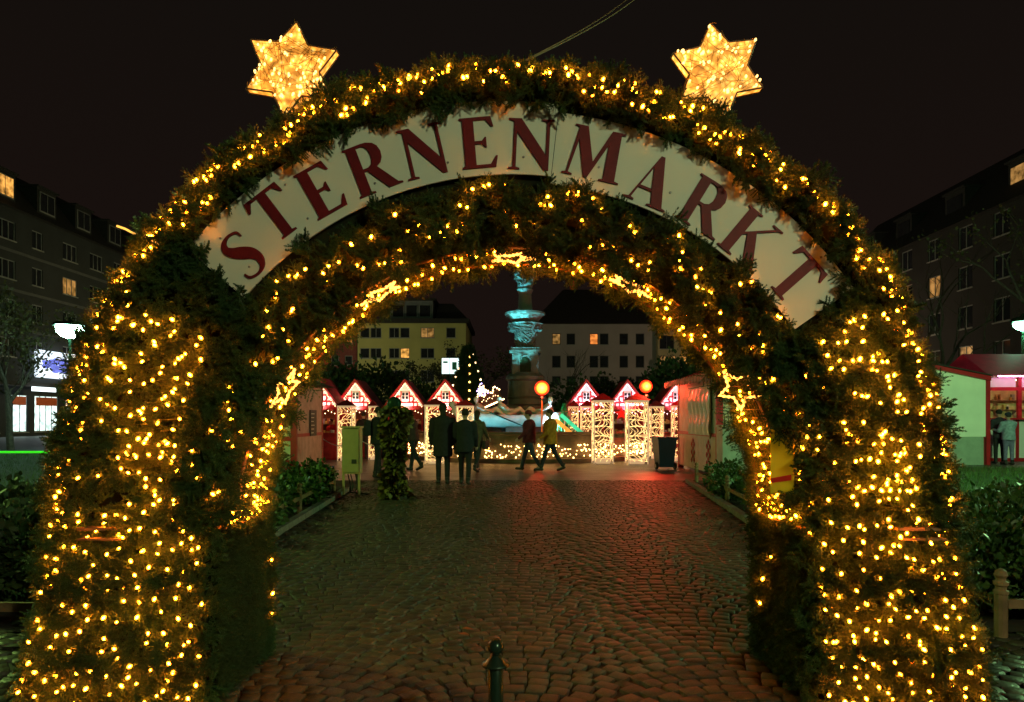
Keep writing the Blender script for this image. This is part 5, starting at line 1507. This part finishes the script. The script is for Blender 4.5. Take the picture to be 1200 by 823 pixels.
person("person in a dark long coat, taller of the couple before the lit stalls", px_at(519, 15.5), 15.5, .15, 1.80, (.014, .012, .013), BLK, (.02, .015, .01), W0, coat_len=.34, bulk=1.18, long_hair=True, bag=(.05, .02, .015))
person("person with dark jacket and short hair, right of the couple before the lit stalls", px_at(545, 15.4), 15.4, -.1, 1.68, (.013, .014, .018), BLK, (.02, .014, .01), dict(legs=[(.08, .05), (-.10, .1)], arms=[(.2, .15, .6), (.1, .12, .4)], yaw=.2), coat_len=.2, bulk=1.14)
person("person in a brownish coat walking behind the dark couple", px_at(559, 19), 19, -.4, 1.70, (.09, .065, .035), (.02, .02, .024), (.04, .025, .015), WALK, coat_len=.26, long_hair=True, bag=(.03, .02, .02))
person("person in black standing left of the leafy column", px_at(443, 17.2), 17.2, -1.2, 1.76, BLK, BLK, (.02, .015, .012), dict(legs=[(.08, .05), (-.08, .05)], arms=[(.6, .1, 1.0), (.3, .12, .8)], yaw=-.3), bulk=1.1, backpack=(.016, .016, .018))
person("person in a dark jacket bending forward with one leg back, right of the leafy column", px_at(484, 19.5), 19.5, .95, 1.74, (.045, .022, .024), NAVY, (.02, .015, .012), dict(legs=[(-.40, .25), (.25, .1)], arms=[(.6, .1, .9), (.5, .1, 1.0)], lean=.16), coat_len=.10)
person("person in a red jacket standing far back beside the pale kiosk", px_at(388, 25.2), 25.2, 2.6, 1.45, (.55, .02, .02), BLK, (.03, .02, .015), W0)
person("person in dark clothes at the stall counter far back left", px_at(426, 24.9), 24.9, .2, 1.7, BLK, BLK, (.03, .02, .015), STANDF)
person("person in a dark red padded jacket and hat walking left past the stone boat", px_at(620, 19.4), 19.4, 1.45, 1.70, (.10, .008, .014), (.03, .035, .06), (.03, .02, .015), WALK2, hat=(.12, .01, .015), bulk=1.1)
person("person in an orange jacket striding left beneath the red lamp", px_at(645, 19.2), 19.2, 1.5, 1.74, (.42, .16, .012), (.016, .016, .03), (.05, .03, .015), dict(legs=[(.36, .08), (-.32, .26)], arms=[(.35, .12, .5), (-.3, .12, .4)]), bulk=1.12, coat_len=.16)
person("person in a dark jacket standing left at the counter of the red right stall", px_at(1171, 22.4), 22.4, -.2, 1.76, (.03, .03, .04), BLK, (.02, .015, .012), STANDF)
person("person in a pale blue jacket and dark hat at the red right stall", px_at(1182, 22.0), 22.0, .0, 1.66, (.25, .32, .42), (.16, .15, .28), (.02, .015, .012), STANDF, hat=(.02, .025, .04), bulk=1.12)
person("vendor in an apron-red top behind the counter of the red right stall", px_at(1189, 24.6), 24.6, PI, 1.74, (.35, .10, .06), BLK, (.05, .03, .02), dict(legs=[(0, 0), (0, 0)], arms=[(.5, .1, .9), (.5, .1, .9)]))

# ------------------------------------------------------------------ electric cabinet, leafy column, bin
cb = thing("electric_cabinet", "pale green electric cabinet on two thin legs beside the path", "cabinet", (px_at(411, 13.2), 13.2, 0))
M_cab = mat("cabinet_green", (.46, .36, .17), .5, .1, 5)
MB().bbox((-.17, 0, .42), (.17, .26, 1.30)).build("body", M_cab, cb); MB().bbox((-.19, -.02, 1.303), (.19, .28, 1.34)).build("lid", M_cab, cb)
MB().bbox((-.15, -.012, .45), (.15, -.001, 1.27)).build("door", M_cab, cb); MB().bbox((.02, -.02, .62), (.11, -.0125, .70)).build("nameplate", mat("plate_dark", (.05, .05, .04), .5, 0), cb)
for s in (-1, 1): MB().bbox((s*.15-.02, .03, 0), (s*.15+.02, .07, .418)).build("leg", M_cab, cb)
for i in range(5):
    a = random.uniform(-.1, .1); MB().tube([(a, .1, .45), (a+.05, .12, .2), (a-.03+.03*i, .1, .05), (a+.25, .05, .02)], .012, 5).build("cable", mat("cable_black", (.015, .015, .015), .6, 0), cb)
lc = thing("leafy_column", "tall slim post overgrown with yellowish leaves and topped by a shiny green globe", "planted post", (px_at(462, 12.6), 12.6, 0))
MB().lathe([(.24, 0), (.24, .05), (.11, .1), (.09, 1.62), (.05, 1.7)], 12).build("post", M_bark, lc)
MB().ball((0, 0, 1.76), .135, 20, 12).build("globe", mat("green_glass_globe", (.03, .09, .05), .08, 0, metal=.5, spec=.9), lc, smooth=True)
n = 1700; a = RNG.uniform(0, 2*PI, n); z = RNG.uniform(.05, 1.72, n); r = (.15+.06*np.sin(z*5+1)+.05*np.sin(a*3+z*9))*RNG.uniform(.6, 1.15, n)
P = np.stack([r*np.cos(a), r*np.sin(a), z], 1); D = np.stack([np.cos(a), np.sin(a), RNG.normal(-.6, .5, n)], 1)
V, F = scatter((lv*1.25, lf), P, D, RNG.uniform(.6, 1.3, n)); o = link("foliage", np_mesh("foliage", V, F, rand_mat("yellow_leaf", [(.10, .09, .02), (.2, .17, .035), (.26, .2, .05)])), lc); o["kind"] = "stuff"
wb = thing("wheelie_bin", "dark blue wheelie bin beside the lit lattice column", "bin", (px_at(778, 20.2), 20.2, 0), .12)
M_bin = mat("bin_blue", (.02, .05, .10), .45, .1, 6)
mb = MB(); mb.add([(-.21, -.24, .06), (.21, -.24, .06), (.21, .2, .14), (-.21, .2, .14), (-.28, -.32, .88), (.28, -.32, .88), (.28, .3, .88), (-.28, .3, .88)], [(0, 3, 2, 1), (0, 1, 5, 4), (1, 2, 6, 5), (2, 3, 7, 6), (3, 0, 4, 7), (4, 5, 6, 7)]); mb.build("body", M_bin, wb)
MB().bbox((-.31, -.35, .884), (.31, .36, .94)).build("lid", M_bin, wb); MB().tube([(-.25, .38, .90), (.25, .38, .90)], .018, 6).build("handle", M_bin, wb)
for s in (-1, 1):
    w_ = MB().tube([(s*.25, -.16, .10), (s*.31, -.16, .10)], .10, 14).build("wheel", mat("tyre", (.015, .015, .015), .7, .1, 5), wb); MB().tube([(s*.311, -.16, .10), (s*.318, -.16, .10)], .055, 10).build("rim", mat("rim_grey", (.3, .3, .3), .4, 0, metal=.5), w_)

# ------------------------------------------------------------------ red lamps, green tree, planks, christmas tree, lit banner
def red_lamp(label, px, py, Y, pole=True):
    q = at(px, py, Y); t = thing("red_lamp", label, "lamp", (q.x, Y, 0), 0, "red lamps among the stalls")
    MB().lathe([(.05, 0), (.03, .1), (.022, q.z-.3)], 8).build("pole", em("lamp_pole_glow", (1, .3, .05), .25) if pole else M_steel, t)  # pole emits faintly, lamplight painted onto it
    MB().ball((0, 0, q.z), .25 if pole else .22, 20, 12).build("lamp_globe", rim_halo("red_lamp_globe_bright", (26, 4.5, .3), (1.6, .012, .006), 6.0) if pole else rim_halo("red_lamp_globe_deep", (16, .9, .06), (1.5, .01, .006), 5.0), t, smooth=True)  # red rim of the globe painted in for the glare round it
    MB().lathe([(.05, q.z-.38), (.11, q.z-.34), (.09, q.z-.28)], 10).build("lamp_collar", M_steel, t)
    ld = bpy.data.lights.new("red_lamp_light", 'POINT'); ld.energy = 120 if pole else 330; ld.color = (1, .05, .02); ld.shadow_soft_size = .10
    lo = bpy.data.objects.new("red_lamp_light", ld); COL.objects.link(lo); lo.parent = t; lo.location = (0, -.4, q.z)
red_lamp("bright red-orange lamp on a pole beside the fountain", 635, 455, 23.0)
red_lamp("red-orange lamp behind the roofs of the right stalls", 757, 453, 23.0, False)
gt = thing("small_fir", "small bright green artificial fir behind the man in orange", "tree", (px_at(661, 24.4), 24.4, .0))
P, N_ = [], []
for i in range(560):
    z = rnd(); a = rnd()*6.28; r = .34*(1-z)*(.75+.25*math.sin(z*26)); P.append((r*math.cos(a), r*math.sin(a), .95+1.05*z)); N_.append((math.cos(a), math.sin(a), .1))
V, F = merge(sprig_cloud(P, N_, .8, 1.3, .4, 0, TPL_S)); o = link("crown", np_mesh("crown", V, F, mat("bright_green_needles", (.03, .36, .12), .5, .2, 5)), gt); o["kind"] = "stuff"
MB().tube([(0, 0, 0), (0, 0, 1.9)], [.05, .015], 7).build("trunk", M_bark, gt)
gl = spot("green floodlight at the foot of the small bright fir", (px_at(652, 23.2), 23.25, .86), (px_at(661, 24.4), 24.4, 1.5), (.2, 1, .4), 60, math.radians(60))
for (x0, y0, x1, y1, Y, col, e, lab) in ((657, 486, 688, 513, 23.6, (.04, .75, .38), .9, "green slanted plank with painted glow right of the man in orange"), (651, 492, 674, 512, 23.3, (1, .42, .06), .9, "orange slanted plank with painted glow right of the man in orange")):
    a, b = at(x0, y0, Y), at(x1, y1, Y); d = b-a
    r = thing("slanted_beam", lab, "plank", tuple(a)); MB().box(tuple(d/2), (d.length, .06, .13), (0, -math.atan2(d.z, d.x), 0)).build("beam", em("beam_%d" % x0, col, e, .3, 4), r)  # planks are no lamps; their glow is painted in as emission
    MB().tube([tuple(d*.8), (d.x*.8, 0, -a.z)], .025, 6).build("leg", M_white, r); MB().tube([tuple(d*.15), (d.x*.15, .0, -a.z)], .025, 6).build("leg", M_white, r)
xt = thing("christmas_tree", "dark christmas tree with golden bulbs behind the stalls left of the fountain", "tree", (px_at(549, 36), 36, 0))
P, N_ = [], []
for i in range(2600):
    z = rnd()**1.2; a = rnd()*6.28; r = 1.5*(1-z)*(.8+.2*math.sin(z*30)); P.append((r*math.cos(a), r*math.sin(a), .5+4.7*z)); N_.append((math.cos(a), math.sin(a), -.1))
V, F = merge(sprig_cloud(P, N_, 2.2, 3.6, .5, .1)); o = link("crown", np_mesh("crown", V, F, M_hedge), xt); o["kind"] = "stuff"
MB().tube([(0, 0, 0), (0, 0, 5.0)], [.12, .02], 7).build("trunk", M_bark, xt)
xl = thing("light_string", "golden bulbs on the dark christmas tree left of the fountain", "string lights", (px_at(549, 36), 36, 0))
for i in range(30):
    z = (i+.5)/30*.95; a = -PI/2+1.35*math.sin(i*2.1); r = 1.62*(1-z)+.12
    MB().ball((r*math.cos(a), r*math.sin(a), .6+4.7*z), .05, 6, 4).build("bulb", M_chain if i % 3 else em("bulb_gold_far", (1, .5, .1), 9), xl)
vi = thing("lit_ornament", "small violet glowing ornament left of the lit banner", "light ornament", tuple(at(565, 461, 31)))
mb = MB()
for i in range(26): mb.ball((random.gauss(0, .14), random.gauss(0, .06), random.gauss(0, .20)), .035, 6, 4)
o = mb.build("bulbs", em("violet_bulbs", (.55, .42, 1), 4), vi); o["kind"] = "stuff"; MB().tube([(0, .05, -2.6), (0, .05, .3)], .02, 5).build("pole", M_steel, vi)
bn = thing("lit_banner", "tilted dark banner outlined with golden bulbs left of the fountain column", "sign", tuple(at(574, 467, 29)))
bn.rotation_euler = (0, -.42, 0)
MB().bbox((-.5, 0, -.24), (.5, .05, .22)).build("board", mat("banner_brown", (.10, .035, .02), .7, .2, 8), bn)
mb = MB()
for i in range(34):
    u = (i % 17)/16*2-1; mb.ball((u*.52, -.03, (.27+.10*math.cos(u*9)) if i < 17 else -.27), .034, 6, 4)
for i in range(10):
    a = 2*PI*i/10; mb.ball((-.15+.14*(1 if i % 2 else .5)*math.cos(a), -.03, .50+.14*(1 if i % 2 else .5)*math.sin(a)), .034, 6, 4)
for i in range(9): mb.ball((-.36+.09*i, -.03, .05*math.sin(i*2.2)), .018, 6, 4)
o = mb.build("bulbs", M_chain, bn); o["kind"] = "stuff"
MB().tube([(-.3, .03, -.24), (-1.2, .03, -2.3)], .03, 6).build("pole", M_steel, bn)
# lit white sign before the yellow house
ws = thing("lit_sign", "small bright white lit sign before the yellow house", "sign", tuple(at(528, 429, 44)))
MB().bbox((-.56, 0, -.5), (-.09, .15, .5)).build("light_box", em("white_sign_lit", (.75, 1, .92), 1.6), ws); MB().bbox((-.05, 0, -.5), (.56, .15, .5)).build("light_box", MATS["white_sign_lit"], ws)
MB().bbox((.1, -.02, -.25), (.4, -.004, .25)).bbox((-.48, -.02, .18), (-.18, -.004, .3)).build("dark_mark", mat("sign_mark", (.1, .35, .3), .5, 0), ws)["kind"] = "stuff"; MB().tube([(0, .2, -5.2), (0, .2, -.55)], .06, 6).build("pole", M_steel, ws)

# rope barrier
rp = thing("rope_barrier", "white sagging rope barrier between posts by the left stalls", "barrier", (px_at(378, 21), 21, 0))
for x in (0, 1.1, 2.2): MB().tube([(x, 0, 0), (x, 0, .9)], .02, 6).build("post", M_white, rp)
for i in range(2):
    MB().tube([(1.1*i+1.1*k/8, 0, .86-.22*math.sin(PI*k/8)) for k in range(9)], .014, 5).build("rope", M_white, rp)

# ------------------------------------------------------------------ stalls on the right
Y = 21.8; x0 = at(1088, 0, Y).x; x1 = at(1155, 0, Y).x; zt0 = at(0, 427, Y).z; zt1 = at(0, 439, Y).z; W = x1-x0
rs = thing("market_hut", "pale hut wall lit green with a red corner post, right of the arch", "market stall", (x0, Y, 0))
M_pale = mat("pale_hut_board", (.78, .80, .70), .6, .06, 2)
mb = MB().prism([(0, .9), (W, .9), (W, zt1-.1), (0, zt0)], 0, .06); mb.build("upper_wall", M_pale, rs)
MB().bbox((0, .02, 0), (W-.05, .08, .895)).build("lower_wall", mat("lower_board", (.30, .36, .30), .6, .15, 3), rs)
MB().prism([(-.3, zt0+.06), (W+.1, zt1-.06), (W+.1, zt1-.20), (-.3, zt0-.06)], -.12, -.02).build("verge_board", M_red, rs)
MB().prism([(-.3, zt0+.065), (W+.1, zt1-.055), (W+.1, zt1-.02), (-.3, zt0+.10)], -.2, 3.0).build("roof", M_darkroof, rs)
MB().bbox((W, -.05, 0), (W+.12, .1, zt1-.02)).build("corner_post", M_red, rs); MB().bbox((W-.05, .1, 0), (W, 3, zt1-.15)).build("side_wall", M_pale, rs)
Y2 = 23.6; a = at(1156, 0, Y2).x; W = 4.2
r2 = thing("market_stall", "red market stall with a bright counter at the right edge of the picture", "market stall", (a, Y2, 0))
zc = at(0, 492, Y2).z; ztop = at(0, 458, Y2).z
MB().bbox((0, 0, .12), (W, .08, zc)).build("counter_front", mat("counter_white_panel", (.75, .70, .72), .6, .05, 3), r2)
MB().bbox((-.05, -.28, zc+.002), (W+.05, .12, zc+.06)).build("counter_top", M_red, r2); MB().bbox((-.02, -.05, 0), (W, .1, .118)).build("plinth", M_red, r2)
for x in (0, 1.05, 2.1, 3.15, 4.2): MB().bbox((x-.05, -.04, .12), (x+.05, -.004, zc)).build("panel_strip", M_red, r2)
for x in (0, 1.15, 2.3, 4.2): MB().bbox((x-.06, -.02, zc+.06), (x+.06, .08, ztop+.5)).build("post", M_red, r2)
MB().bbox((-.06, -.021, ztop), (W, .0, ztop+.12)).build("lintel", M_red, r2)
for i in range(4): MB().bbox((.12+1.05*i, -.01, ztop+.124), (1.0+1.05*i, .03, ztop+.46)).build("lit_panel", mat("awning_panel", (.7, .6, .6), .5, .05, 4), r2)
mb = MB(); mb.add([(-.25, -.5, ztop+.5), (W+.2, -.5, ztop+.5), (W+.2, 2.6, ztop+.5), (-.25, 2.6, ztop+.5), (-.25, .9, ztop+1.35), (W+.2, .9, ztop+1.35)], [(0, 1, 5, 4), (2, 3, 4, 5), (0, 4, 3), (1, 2, 5), (3, 2, 1, 0)]); mb.build("roof", mat("red_awning", (.5, .012, .06), .6, .15, 4), r2)
MB().bbox((0, 2.2, 0), (W, 2.28, ztop+.49)).build("back_wall", mat("warm_board", (.6, .42, .2), .6, .2, 5), r2)
for z in (zc+.35, zc+.7): MB().bbox((.1, 1.95, z), (W-.1, 2.19, z+.03)).build("shelf", M_wood, r2)
mb = MB()
for i in range(30): gx = .2+(W-.4)*rnd(); z = random.choice((zc+.38, zc+.73)); mb.bbox((gx-.05, 2.0, z+.002), (gx+.05, 2.1, z+.1+.15*rnd()))
o = mb.build("goods", M_goods, r2); o["kind"] = "stuff"
ls = MB().bbox((.2, .9, ztop+.40), (W-.2, .98, ztop+.44)).build("light_strip", em("stall_strip", (1, .8, .45), 12), r2)
fl = MB().bbox((.1, -.46, ztop+.46), (W-.1, -.42, ztop+.49)).build("awning_light_strip", em("awning_strip", (1, .38, .8), 22), r2)
"""end"""
